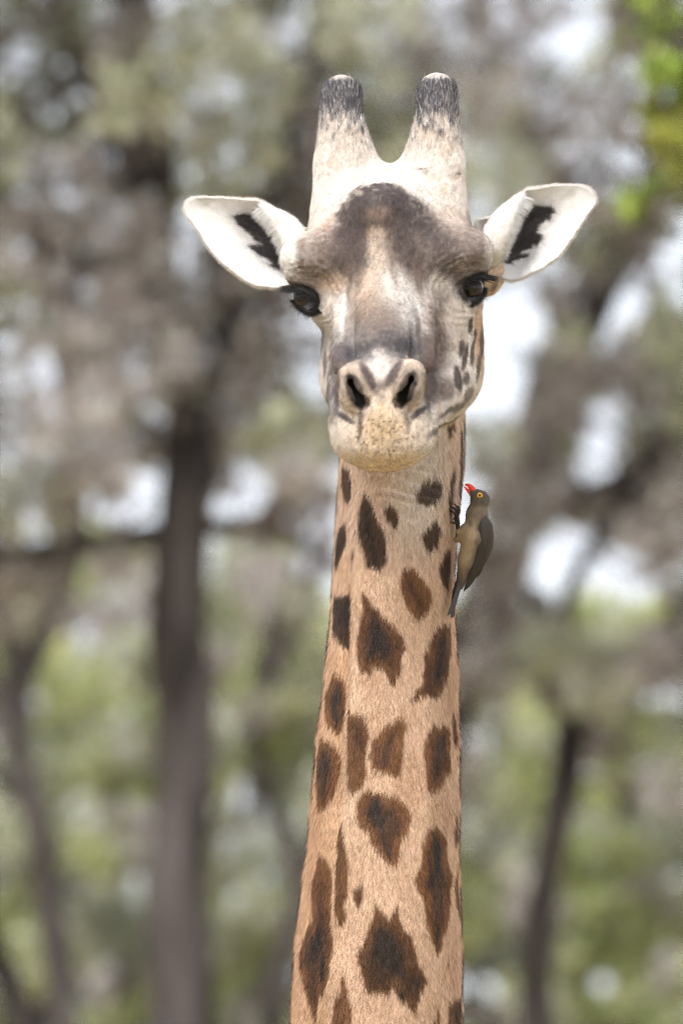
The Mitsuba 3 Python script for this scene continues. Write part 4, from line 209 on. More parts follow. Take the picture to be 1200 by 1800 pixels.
def leaves(spots, gaps, rng, per, size):
    P, C = [], []
    for x, y, z, r, kind in spots:
        n = int(per * (r / 0.24) ** 2)
        c = rng.normal(0, 1, (n, 3))
        c *= (rng.uniform(0, 1, (n, 1)) ** 0.42) / np.linalg.norm(c, axis=1, keepdims=True)
        sub = rng.normal(0, 1, (9, 3))
        sub *= 0.72 / np.linalg.norm(sub, axis=1, keepdims=True)
        c = np.where(rng.uniform(0, 1, (n, 1)) < 0.75, sub[rng.integers(0, 9, n)] + c * 0.42, c)
        P.append(np.array([x, y, z]) + c * r * np.array([1.05, 1.6, 1.0]))
        tone = rng.uniform(0.7, 1.3)
        C.append(np.array(LEAF[kind]) * tone * np.exp(rng.normal(-0.1, 0.5, (n, 1))) * rng.uniform(0.92, 1.08, (n, 3)))
    P, C = np.vstack(P), np.vstack(C)
    keep = np.ones(len(P), bool)
    wob = (meshkit.noise(P / 0.12, 3) - 0.5) * 0.5
    for x, z, rx, rz, lean in gaps:
        s, co = math.sin(math.radians(lean)), math.cos(math.radians(lean))
        dx, dz = P[:, 0] - x, P[:, 2] - z
        keep &= np.hypot((dx * co - dz * s) / rx, (dx * s + dz * co) / rz) + wob > 1.0
    P, C = P[keep], C[keep]
    n = len(P)
    a, b = rng.normal(0, 1, (n, 3)), rng.normal(0, 1, (n, 3))
    a[:, 2] -= 0.5
    a /= np.linalg.norm(a, axis=1, keepdims=True)
    b -= (a * b).sum(1, keepdims=True) * a
    b /= np.linalg.norm(b, axis=1, keepdims=True)
    L = size * rng.uniform(0.7, 1.3, (n, 1))
    v = np.stack([P - a * L * .5, P + b * L * .26, P + a * L * .5, P - b * L * .26], 1).reshape(-1, 3)
    o = (np.arange(n) * 4)[:, None]
    return v, np.vstack([o + [[0, 1, 2]], o + [[0, 2, 3]]]), np.repeat(np.clip(C, .01, .6), 4, 0)


def build_tree(name, label, t, seed, category='tree', group=None, per=300, size=0.07, twig_n=5):
    rng = np.random.default_rng(seed)
    key = numbered(name)
    tag(key, label, category, group)

    def wood(part, pts):
        p = np.array(pts)
        t_ = spline_open(p, 6 * len(p))
        t_[:, :3] += (meshkit.fbm(t_[:, :3] / 0.5 + seed, 2, 7)[:, None] - 0.5) * t_[:, 3:4] * 1.0
        v, f = tube(t_[:, :3], np.maximum(t_[:, 3], 0.006) * (0.9 + 0.25 * meshkit.noise(t_[:, :3] / 0.3, seed)), 14)
        k = f'{key}__{part}'
        n_ = 0
        while k in scene:
            n_ += 1
            k = f'{key}__{part}_{n_:03d}'
        scene[k] = mesh_entry(v, f, vnormals(v, f), None, 'bark')

    wood('trunk', t['trunk'])
    bones = [np.array(t['trunk'])]
    for l in t['limbs']:
        wood('limb', l)
        bones.append(np.array(l))
    bone = np.vstack([spline_open(b, 40) for b in bones])
    tw = []
    for x, y, z, r, kind in t['crown']:
        c = np.array([x, y, z])
        for _ in range(twig_n):
            e = c + rng.normal(0, 0.5, 3) * r
            d = np.linalg.norm(bone[:, :3] - e, axis=1)
            s = bone[np.argmin(d * rng.uniform(0.8, 1.2, len(d))), :3]
            if np.linalg.norm(e - s) > 1.1:
                s = e + (s - e) / np.linalg.norm(s - e) * rng.uniform(0.5, 0.9)
            m = (s + e) / 2 + rng.normal(0, 0.10, 3)
            tw.append(tube(spline_open(np.hstack([[s, m, e], [[.012], [.009], [.003]]]), 7)[:, :3], np.linspace(.016, .004, 7), 4))
    if tw:
        v, f = join(tw)
        scene[key + '__twigs'] = mesh_entry(v, f, None, None, 'twig_bark')
        tag(key + '__twigs', kind='stuff')
    v, f, c = leaves(t['crown'], t['gaps'], rng, per, size)
    scene[key + '__crown'] = mesh_entry(v, f, None, c, 'leaf')
    tag(key + '__crown', kind='stuff')
    return key


def spline_open(p, n):
    from scipy.interpolate import CubicSpline
    p = np.asarray(p, float)
    s = np.concatenate([[0], np.cumsum(np.linalg.norm(np.diff(p[:, :3], axis=0), axis=1))])
    return CubicSpline(s, p)(np.linspace(0, s[-1], n))


build_tree('tree', 'large grey-brown tree with thick upright trunk, left of the giraffe neck', LEFT_TREE, 11, per=420, size=0.064)
build_tree('tree', 'tree with thin bent and forked trunk, right of the giraffe neck', RIGHT_TREE, 12, per=400, size=0.064)
build_tree('tree', 'brown leaning tree with sky gaps in its crown, behind the right ear', LEANING_TREE, 13, per=420, size=0.064)
build_tree('tree', 'bright yellow-green leafy tree reaching in at the top right corner', GREEN_BRANCH, 14, per=760, size=0.06)
build_tree('tree', 'slim dark tree with narrow trunk along the left edge of the view', YOUNG_TREE, 15, per=400, size=0.064)
build_tree('tree', 'thin crooked tree directly left of the lower giraffe neck', HIDDEN_TREE, 16, per=350, size=0.062)
build_tree('tree', 'dark slanting trunk in the bottom left corner', CORNER_TREE, 17, per=260)
for k_, t_ in enumerate(FAR_TREES):
    build_tree('bushy_tree', t_['label'], t_, 30 + k_, 'tree', 'blurred green trees in the background', per=620, size=0.085, twig_n=1)
# ---------------------------------------------------------------- the giraffe
# Modelled in its own frame: x to its left side (right of the picture), h downwards, d backwards, all in units of 0.85 mm.
def place(p):
    """from the giraffe's frame to the world"""
    p = np.asarray(p, float)
    x, z, y = (p[..., 0] - 600) * U, (900 - p[..., 1]) * U, p[..., 2] * U
    return AIM + x[..., None] * np.array([1.0, 0, 0]) + y[..., None] * FWD + z[..., None] * UPV


def turn(n):
    return n[..., :1] * np.array([1.0, 0, 0]) + n[..., 2:3] * FWD - n[..., 1:2] * UPV


def smin(a, b, k):
    h = np.clip(0.5 + 0.5 * (b - a) / k, 0, 1)
    return b + (a - b) * h - k * h * (1 - h)


def smax(a, b, k):
    return -smin(-a, -b, k)


def cone(p, a, b):
    (ax, ar), (bx, br) = (np.array(a[:3], float), a[3]), (np.array(b[:3], float), b[3])
    d = bx - ax
    t = np.clip(((p - ax) @ d) / (d @ d), 0, 1)
    return np.linalg.norm(p - ax - t[:, None] * d, axis=1) - (ar + (br - ar) * t)


def ell(p, c, r, rot=0.0):
    """an ellipsoid; rot turns it in the x-h plane (degrees)"""
    q = p - np.array(c, float)
    if rot:
        s, co = math.sin(math.radians(rot)), math.cos(math.radians(rot))
        q = np.stack([q[:, 0] * co + q[:, 1] * s, -q[:, 0] * s + q[:, 1] * co, q[:, 2]], 1)
    r = np.array(r, float)
    k0 = np.linalg.norm(q / r, axis=1)
    k1 = np.linalg.norm(q / (r * r), axis=1) + 1e-9
    return k0 * (k0 - 1) / k1


NECK = np.array([  # h, centre x, half width, centre d, half depth
    [430, 688, 85, 170, 80], [500, 690, 96, 165, 100], [600, 700, 104, 160, 110], [700, 709, 107, 165, 115], [760, 708, 108, 165, 122], [830, 706, 109, 166, 126],
    [900, 699, 107.5, 168, 128], [1000, 692, 107, 170, 132], [1100, 690.5, 110.5, 173, 138], [1200, 688, 118, 177, 146],
    [1300, 682.5, 125.5, 182, 156], [1400, 678.5, 129.5, 188, 165], [1500, 673.5, 133.5, 195, 175], [1600, 668, 143, 204, 188],
    [1700, 664.5, 148.5, 214, 200], [1800, 661.5, 151.5, 225, 212], [2000, 658, 162, 255, 240], [2300, 655, 190, 320, 290], [2600, 655, 230, 420, 350]], float)


def neck_at(h):
    return [np.interp(h, NECK[:, 0], NECK[:, k]) for k in range(1, 5)]


def neck_angle(p):
    c, r, cd, rd = neck_at(p[:, 1])
    return np.degrees(np.arctan2((p[:, 0] - c) / r, -(p[:, 2] - cd) / rd))


def neck_sdf(p):
    x, h, d = p[:, 0], p[:, 1], p[:, 2]
    c, r, cd, rd = neck_at(h)
    k = np.sqrt(((x - c) / r) ** 2 + ((d - cd) / rd) ** 2)
    neck = (k - 1) * r * np.clip(0.55 + 0.45 * k, 0.5, 1.4)
    a = np.degrees(np.arctan2((x - c) / r, -(d - cd) / rd))
    run = smoothstep(880, 1000, h) * (1 - smoothstep(1500, 1800, h))
    gut = np.interp(h, [900, 1400, 1700], [-40, -28, -30])
    neck -= run * (8.0 * np.exp(-((a - gut) / 5.5) ** 2) - 7.0 * np.exp(-((a - gut + 13) / 7) ** 2) - 3.0 * np.exp(-((a - gut - 14) / 9) ** 2))
    neck -= run * (6.0 * np.exp(-((a - 33) / 9) ** 2) - 3.0 * np.exp(-((a - 55) / 8) ** 2))
    thr = np.exp(-((h - 855) / 40) ** 2 - ((a - 12) / 30) ** 2)
    neck -= thr * 1.5 * np.sin((h - 0.004 * (x - 690) ** 2) * 0.30 + 2.0 * np.sin(x * 0.05) + 0.9 * np.sin(h * 0.13))
    return np.maximum(neck, 430 - h)


EYE_L, EYE_R, EYE_RAD = (536, 523, -22), (827, 507, -22), 22.0
HEAD = [
    (1, ell, ((685, 430, 70), (132, 140, 140)), 1),
    (1, ell, ((686, 400, 85), (72, 111, 88)), 20),
    (1, cone, ((603, 400, 70, 61), (600, 290, 84, 48)), 26),
    (1, cone, ((600, 290, 84, 50), (599, 185, 95, 34.5)), 10),
    (1, cone, ((599, 205, 94, 35), (600, 164, 100, 35.5)), 8),
    (1, cone, ((767, 400, 70, 60), (768, 288, 84, 48)), 26),
    (1, cone, ((768, 288, 84, 50), (769, 183, 95, 33.5)), 10),
    (1, cone, ((769, 200, 94, 34), (768, 159, 100, 34.5)), 8),
    (1, cone, ((611, 232, 88, 31), (650, 306, 84, 27)), 18),  # the saddle between the horns
    (1, cone, ((758, 230, 88, 30), (722, 306, 84, 27)), 18),
    (1, ell, ((680, 462, 15), (162, 92, 105)), 26),  # forehead
    (1, ell, ((556, 457, -2), (65, 47, 84), 10), 24),  # brow ridges
    (1, ell, ((802, 447, -2), (65, 48, 84), -10), 24),
    (1, ell, ((545, 490, -2), (44, 24, 60), 14), 12),
    (1, ell, ((815, 472, -2), (46, 24, 60), -12), 12),
    (1, ell, ((667, 380, -22), (54, 57, 70)), 24),  # median knob
    (1, cone, ((668, 425, -30, 48), (674, 520, -75, 46)), 34),
    (1, cone, ((676, 500, 10, 100), (678, 590, -80, 80)), 26),  # face
    (1, cone, ((678, 590, -80, 80), (672, 705, -255, 66)), 20),
    (1, cone, ((674, 515, -78, 44), (671, 614, -268, 48)), 22),  # bridge of the nose
    (1, cone, ((606, 545, -72, 20), (604, 645, -240, 20)), 12),  # facial crests
    (1, cone, ((745, 540, -72, 20), (742, 640, -240, 20)), 12),
    (1, ell, ((764, 608, 55), (87, 142, 125)), 36),  # cheeks
    (1, ell, ((640, 622, 60), (76, 132, 125)), 36),
    (1, ell, ((804, 522, 0), (44, 56, 55)), 30),  # below the eyes
    (1, ell, ((578, 530, 0), (38, 48, 50)), 30),
    (1, cone, ((786, 660, 20, 60), (700, 752, -235, 46)), 22),  # jaw
    (1, cone, ((624, 666, 20, 58), (642, 750, -235, 52)), 30),
    (1, ell, ((672, 748, -312), (95, 80, 80)), 22),  # muzzle
    (1, ell, ((670, 684, -308), (81, 58, 76)), 18),
    (1, ell, ((671, 774, -335), (86, 51, 58)), 18),
    (1, ell, ((625, 688, -366), (34, 48, 38), -18), 6),  # nostril rims
    (1, ell, ((712, 682, -366), (34, 49, 38), 18), 6),
    (1, ell, ((852, 478, 150), (36, 42, 60)), 14),  # behind the ear
    (1, ell, ((670, 735, -372), (40, 44, 28)), 16),
    (-1, cone, ((668, 655, -402, 7), (669, 712, -412, 9)), 12),  # philtrum
    (-1, cone, ((630, 722, -404, 3), (633, 775, -404, 4)), 9),
    (-1, cone, ((714, 722, -404, 3), (722, 772, -398, 4)), 9),
    (-1, cone, ((588, 815, -300, 3), (672, 838, -372, 5)), 10),  # mouth line
    (-1, cone, ((764, 806, -300, 3), (672, 838, -372, 5)), 10),
    (-1, ell, (EYE_L, (33, 27, 32), 18), 7),  # eye sockets
    (-1, ell, (EYE_R, (32, 28, 32), -14), 7),
]
at = [i for i, q in enumerate(HEAD) if q[0] < 0][0]
for k, dd in enumerate((-415, -385, -350, -315)):                                # nostrils
    HEAD.insert(at, (-1, cone, ((612 + 6 * k, 674 + 2 * k, dd, 13 - k), (632 + 5 * k, 711, dd, 14 - k)), 8))
    HEAD.insert(at, (-1, cone, ((724 - 6 * k, 668 + 2 * k, dd, 13 - k), (705 - 5 * k, 710, dd, 14 - k)), 8))


def reach(kind, args):
    if kind is ell:
        return np.array(args[0], float), float(max(args[1])), 0.35
    a, b = np.array(args[0], float), np.array(args[1], float)
    return (a[:3] + b[:3]) / 2, float(np.linalg.norm(a[:3] - b[:3]) / 2 + max(a[3], b[3])), 1.0


BALLS = [reach(q[1], q[2]) for q in HEAD]


def block_sdf(p):
    lo, hi = p.min(0), p.max(0)
    s = np.full(len(p), 1e3, p.dtype)
    far = True
    if hi[1] > 400:
        far = False
        s = neck_sdf(p)
    if lo[1] > 960:
        return s
    head, top = None, 1e3
    for (sign, kind, args, k), (c, r, slack) in zip(HEAD, BALLS):
        gap = np.linalg.norm(np.maximum(np.maximum(lo - c, c - hi), 0)) - r
        if sign > 0 and head is not None and gap * slack > top + k:
            continue
        if sign < 0 and gap > 40:
            continue
        e = kind(p, *args)
        if head is None:
            head = e
        else:
            head = smin(head, e, k) if sign > 0 else smax(head, -e, k)
        top = head.max()
    return head if far else smin(head, s, 16)


def body_sdf(p, size=48.0):
    p = np.asarray(p, np.float64)
    key = np.floor(p / size).astype(np.int64)
    key = (key[:, 0] * 1009 + key[:, 1]) * 1009 + key[:, 2]
    order = np.argsort(key, kind='stable')
    cuts = np.flatnonzero(np.diff(key[order])) + 1
    out = np.empty(len(p))
    q = p[order]
    ends = [0, *cuts.tolist(), len(p)]
    for a, b in zip(ends[:-1], ends[1:]):
        out[order[a:b]] = block_sdf(q[a:b])
    return out


def gradient(fn, p, e=0.8):
    f0 = fn(p)
    return f0, np.stack([fn(p + np.eye(3)[k] * e) - f0 for k in range(3)], 1) / e


def surface_net(fn, lo, hi, step, ratio=4):
    """The zero surface of fn in a box as one mesh of quads: coarse pass, exact distances near the surface only, then a vertex per crossed cell."""
    lo, hi = np.array(lo, float), np.array(hi, float)
    nc = np.ceil((hi - lo) / (step * ratio)).astype(int) + 1
    ax = [lo[k] + np.arange(nc[k]) * step * ratio for k in range(3)]
    g = np.stack(np.meshgrid(*ax, indexing='ij'), -1).reshape(-1, 3)
    co = fn(g).reshape(nc)
    n = (nc - 1) * ratio + 1
    f = np.empty(n, np.float32)
    near = np.abs(co) < step * ratio * 1.9
    cell = near[:-1, :-1, :-1].copy()
    for a, b, c in np.ndindex(2, 2, 2):
        cell |= near[a:nc[0] - 1 + a, b:nc[1] - 1 + b, c:nc[2] - 1 + c]
    f[:] = np.kron(np.where(co < 0, -1, 1).astype(np.int8), np.ones((ratio,) * 3, np.int8))[:n[0], :n[1], :n[2]] * 1e3
    todo = np.zeros(n, bool)
    up = np.kron(cell, np.ones((ratio,) * 3, bool))
    todo[:-1, :-1, :-1] = up
    for k in range(3):
        sl, sr = [slice(None)] * 3, [slice(None)] * 3
        sl[k], sr[k] = slice(1, None), slice(None, -1)
        todo[tuple(sl)] |= todo[tuple(sr)]
    idx = np.argwhere(todo)
    f[tuple(idx.T)] = fn(lo + idx * step)
    ins = f < 0
    tot = np.zeros(n - 1, np.int8)
    for a, b, c in np.ndindex(2, 2, 2):
        tot += ins[a:n[0] - 1 + a, b:n[1] - 1 + b, c:n[2] - 1 + c]
    cells = np.argwhere((tot > 0) & (tot < 8))
    number = np.full(n - 1, -1, np.int64)
    number[tuple(cells.T)] = np.arange(len(cells))
    pos, cnt = np.zeros((len(cells), 3)), np.zeros(len(cells))
    corners = list(np.ndindex(2, 2, 2))
    for a in corners:
        for k in range(3):
            if a[k]:
                continue
            b = list(a)
            b[k] = 1
            va, vb = f[tuple((cells + a).T)], f[tuple((cells + b).T)]
            cut = (va < 0) != (vb < 0)
            t = np.where(cut, va / np.where(cut, va - vb, 1), 0)
            q = np.array(a, float)[None] + t[:, None] * np.eye(3)[k]
            pos += q * cut[:, None]
            cnt += cut
    v = lo + (cells + pos / cnt[:, None]) * step
    quads = []
    for k in range(3):
        o = [(k + 1) % 3, (k + 2) % 3]
        sl, sr = [slice(None)] * 3, [slice(None)] * 3
        sl[k], sr[k] = slice(None, -1), slice(1, None)
        ch = ins[tuple(sl)] != ins[tuple(sr)]
        e = np.argwhere(ch)
        e = e[(e[:, o[0]] > 0) & (e[:, o[1]] > 0) & (e[:, o[0]] < n[o[0]] - 1) & (e[:, o[1]] < n[o[1]] - 1)]
        q = []
        for s0, s1 in ((0, 0), (1, 0), (1, 1), (0, 1)):
            c = e.copy()
            c[:, o[0]] -= s0
            c[:, o[1]] -= s1
            q.append(number[tuple(c.T)])
        q = np.stack(q, 1)
        flip = ~ins[tuple(e.T)]
        q[flip] = q[flip][:, ::-1]
        quads.append(q)
    q = np.vstack(quads)
    q = q[(q >= 0).all(1)]
    return v, np.vstack([q[:, [0, 1, 2]], q[:, [0, 2, 3]]])


STEP = 3.0
bv, bf = surface_net(body_sdf, (450, 100, -450), (920, 1960, 470), STEP)
f0, gr = gradient(body_sdf, bv)
bv = bv - (f0 / np.maximum((gr * gr).sum(1), 0.05))[:, None].clip(-2, 2) * gr
bn = vnormals(bv, bf)
# ---------------------------------------------------------------- the coat: colour of the hide by place on the animal
def S(r, g, b, k=0.8):
    c = np.array([r, g, b]) / 255.0
    return np.where(c < 0.04045, c / 12.92, ((c + 0.055) / 1.055) ** 2.4) * k


SPOTS = [   # the coat's blotches on the front of the neck: (degrees round the neck, height) pairs
    ('A', [-74,814,-57,821,-52,852,-51,877,-54,882,-65,870,-73,842]),
    ('A', [-37,854,-30,872,-23,891,-19,908,-12,929,-8,957,-8,985,-11,1006,-16,999,-27,989,-33,957,-39,926,-41,901,-37,877]),
    ('A', [-67,915,-56,922,-57,950,-60,978,-67,996,-75,992,-78,957,-73,933]),
    ('A', [-43,957,-39,964,-39,989,-40,1001,-44,989]),
    ('A', [-42,930,-40,934,-40,941,-43,940]),
    ('A', [-11,880,-6,884,0,901,1,914,-3,926,-8,912,-13,900,-14,887]),
    ('A', [15,859,22,842,32,835,42,845,43,863,39,875,34,886,23,886,15,875]),
    ('A', [24,935,30,922,41,916,47,928,44,943,38,964,30,966,26,950]),
    ('B', [10,1000,16,996,26,1010,35,1038,36,1059,32,1076,25,1086,18,1080,10,1055,6,1031,5,1010]),
    ('A', [67,964,67,1010,63,1038,56,1027,47,1000,48,985,56,971]),
    ('A', [-73,1040,-57,1040,-44,1041,-42,1066,-43,1108,-43,1150,-52,1136,-61,1122,-74,1111,-75,1073]),
    ('B', [-30,1041,-23,1055,-14,1069,-2,1090,9,1115,12,1143,8,1157,8,1185,1,1206,-6,1181,-15,1171,-19,1188,-28,1180,-32,1153,-33,1115,-30,1080]),
    ('B', [53,1094,68,1097,65,1150,60,1188,49,1216,38,1225,26,1225,17,1232,16,1223,25,1209,27,1178,33,1136,36,1111]),
    ('B', [-60,1181,-48,1195,-43,1220,-42,1265,-47,1290,-63,1276,-70,1251,-71,1213,-67,1195]),
    ('B', [65,1248,70,1258,76,1290,74,1305,69,1318,65,1300]),
    ('B', [-36,1230,-32,1251,-23,1258,-18,1270,-16,1290,-18,1332,-15,1360,-21,1381,-26,1395,-30,1381,-32,1343,-35,1280]),
    ('B', [-10,1290,-4,1272,9,1255,14,1270,12,1290,12,1322,10,1360,1,1362,-10,1353,-13,1340,-13,1294]),
    ('B', [32,1286,38,1272,57,1272,62,1285,62,1350,52,1371,41,1395,33,1392,30,1357,28,1308]),
    ('B', [-72,1294,-56,1301,-45,1322,-42,1343,-45,1392,-55,1420,-65,1423,-70,1395,-78,1332]),
    ('B', [-16,1381,-9,1392,-1,1395,11,1401,20,1423,18,1455,14,1479,12,1518,3,1511,-7,1490,-12,1462,-21,1448,-24,1430,-22,1402]),
    ('B', [-35,1441,-30,1476,-26,1518,-24,1577,-27,1626,-30,1623,-34,1577,-39,1525,-40,1476]),
    ('B', [-15,1548,-13,1567,-15,1598,-19,1584,-20,1567]),
    ('B', [34,1451,46,1451,59,1476,60,1518,64,1535,59,1623,49,1658,45,1693,40,1658,33,1619,32,1584,26,1556,24,1542,29,1521,30,1483]),
    ('B', [-3,1588,3,1605,7,1616,13,1588,16,1626,24,1647,28,1693,36,1724,30,1749,26,1780,16,1756,10,1735,6,1745,-9,1735,-12,1707,-16,1672,-10,1644,-7,1616]),
    ('B', [-57,1500,-48,1511,-41,1546,-37,1616,-33,1658,-34,1700,-39,1742,-45,1794,-51,1770,-62,1728,-72,1682,-64,1640,-56,1616,-61,1560]),
    ('B', [-25,1705,-20,1738,-18,1777,-17,1830,-33,1830,-30,1770,-27,1728]),
    ('B', [73,1420,79,1448,79,1476,71,1490,67,1455]),
    ('B', [77,1518,77,1560,82,1616,76,1619,68,1584,69,1553]),
    ('B', [58,1682,58,1696,57,1705,55,1693]),
    ('B', [62,1756,81,1752,81,1830,54,1830,57,1770]),
    ('B', [46,1766,50,1830,39,1830]),
    ('A', [59,814,62,831,60,856,61,905,58,908,53,870,53,828]),
    ('A', [69,745,76,750,84,870,84,890,70,850]),
    ('A', [45,745,58,738,60,750,49,765]),
]
TAN, PALE = S(230, 195, 169, .93), S(236, 222, 212, .9)
BROWN, DARKBROWN, BLACKISH = S(124, 84, 56), S(72, 52, 42), S(60, 52, 50)


def poly_sd(px, py, poly):
    """signed distance to a polygon, negative inside"""
    n = len(poly)
    best, inside = np.full(len(px), 1e9), np.zeros(len(px), bool)
    for i in range(n):
        (x0, y0), (x1, y1) = poly[i], poly[(i + 1) % n]
        ex, ey = x1 - x0, y1 - y0
        t = np.clip(((px - x0) * ex + (py - y0) * ey) / (ex * ex + ey * ey + 1e-9), 0, 1)
        best = np.minimum(best, (px - x0 - t * ex) ** 2 + (py - y0 - t * ey) ** 2)
        if y0 != y1:
            inside ^= ((y0 > py) != (y1 > py)) & (px < ex * (py - y0) / (y1 - y0 if y1 != y0 else 1) + x0)
    return np.sqrt(best) * np.where(inside, -1, 1)


def blend(c, to, w):
    return c + (np.asarray(to) - c) * np.clip(w, 0, 1)[:, None]


def N3(p, scale, seed, octaves=2):
    return meshkit.fbm(p / scale, octaves, seed) - 0.5


def neck_coat(p):
    h, a = p[:, 1], neck_angle(p)
    n = N3(p, (60, 90, 60), 3)
    c = np.tile(TAN, (len(p), 1))
    c = blend(c, S(232, 194, 160), smoothstep(0, 0.25, n) * 0.7)
    c = blend(c, S(214, 170, 138), smoothstep(0.0, 0.25, -n) * 0.5)
    c = blend(c, S(226, 178, 136), smoothstep(-25, -50, a) * 0.5 * smoothstep(1000, 1200, h))
    pale = (1 - smoothstep(880, 1040, h + n * 60)) * np.maximum(np.exp(-((a - 20) / 34) ** 2), 0.25)
    c = blend(c, PALE, pale * 0.95)
    c = blend(c, S(240, 208, 180), np.exp(-((a - np.interp(h, [900, 1400, 1700], [-38, -27, -29])) / 6) ** 2) * 0.55 * smoothstep(900, 1000, h) * (1 - smoothstep(1480, 1600, h)))
    r = 118.0
    q = np.stack([p[:, 0] * 0, h, p[:, 2] * 0], 1)
    e1, e2 = N3(p, (11, 26, 11), 5), N3(p, (4.5, 13, 4.5), 6, 1)
    X, Y = np.radians(a) * r + e1 * 11, h + e1 * 16 + e2 * 8
    sd = np.full(len(p), 60.0)
    top, tone = np.zeros(len(p)), np.ones(len(p))
    for kind, flat in SPOTS:
        poly = np.array(flat, float).reshape(-1, 2)
        poly = np.stack([np.radians(poly[:, 0]) * r, poly[:, 1]], 1)
        (x0, y0), (x1, y1) = poly.min(0) - 20, poly.max(0) + 20
        i = np.flatnonzero((X > x0) & (X < x1) & (Y > y0) & (Y < y1))
        if len(i):
            s = poly_sd(X[i], Y[i], poly)
            hit = s < sd[i]
            sd[i] = np.minimum(sd[i], s)
            top[i[hit]] = 1.0 if kind == 'A' else 0.0
            tone[i[hit]] = 0.78 + 0.5 * ((flat[0] * 37 + flat[1] * 11) % 17) / 16.0
    rng = np.random.default_rng(8)                       # the sides and back, out of the picture
    back = np.flatnonzero(np.abs(a) > 82)
    if len(back):
        bx, by = np.mod(np.degrees(X[back] / r), 360) / 360 * 6.0, Y[back] / 118
        i, j = np.floor(bx), np.floor(by)
        best = np.full(len(back), 9.0)
        for u in (-1, 0, 1):
            for w in (-1, 0, 1):
                cx, cy = i + u, j + w
                g = np.stack([np.mod(cx, 6), cy, cx * 0], 1) + 0.5
                jx, jy = meshkit.noise(g * 7.31, 11), meshkit.noise(g * 5.17, 12)
                best = np.minimum(best, np.hypot((bx - cx - 0.25 - 0.5 * jx) * 1.15, by - cy - 0.25 - 0.5 * jy))
        sd[back] = np.minimum(sd[back], (best - 0.42) * 95)
    w = 1 - smoothstep(-3.0, 3.0, sd)
    deep = smoothstep(4, 26, -sd + N3(p, (22, 45, 22), 9) * 30)
    spot = blend(np.tile(BROWN, (len(p), 1)), S(146, 100, 66), smoothstep(0, .3, N3(p, (14, 22, 14), 10)) * 0.7)
    spot = blend(spot, DARKBROWN, deep * 0.85)
    spot = blend(spot, S(42, 38, 42), smoothstep(14, 34, -sd + N3(p, (22, 50, 22), 13) * 64) * 0.9)
    spot = blend(spot, S(50, 44, 44), top * (0.65 + 0.2 * deep))
    spot = spot * tone[:, None] ** 1.0
    grey = top * np.exp(-((h - 862) / 60) ** 2) * smoothstep(0, 15, a)
    spot = blend(spot, S(112, 100, 94), grey * 0.5)
    return blend(c, spot, w * 0.97)


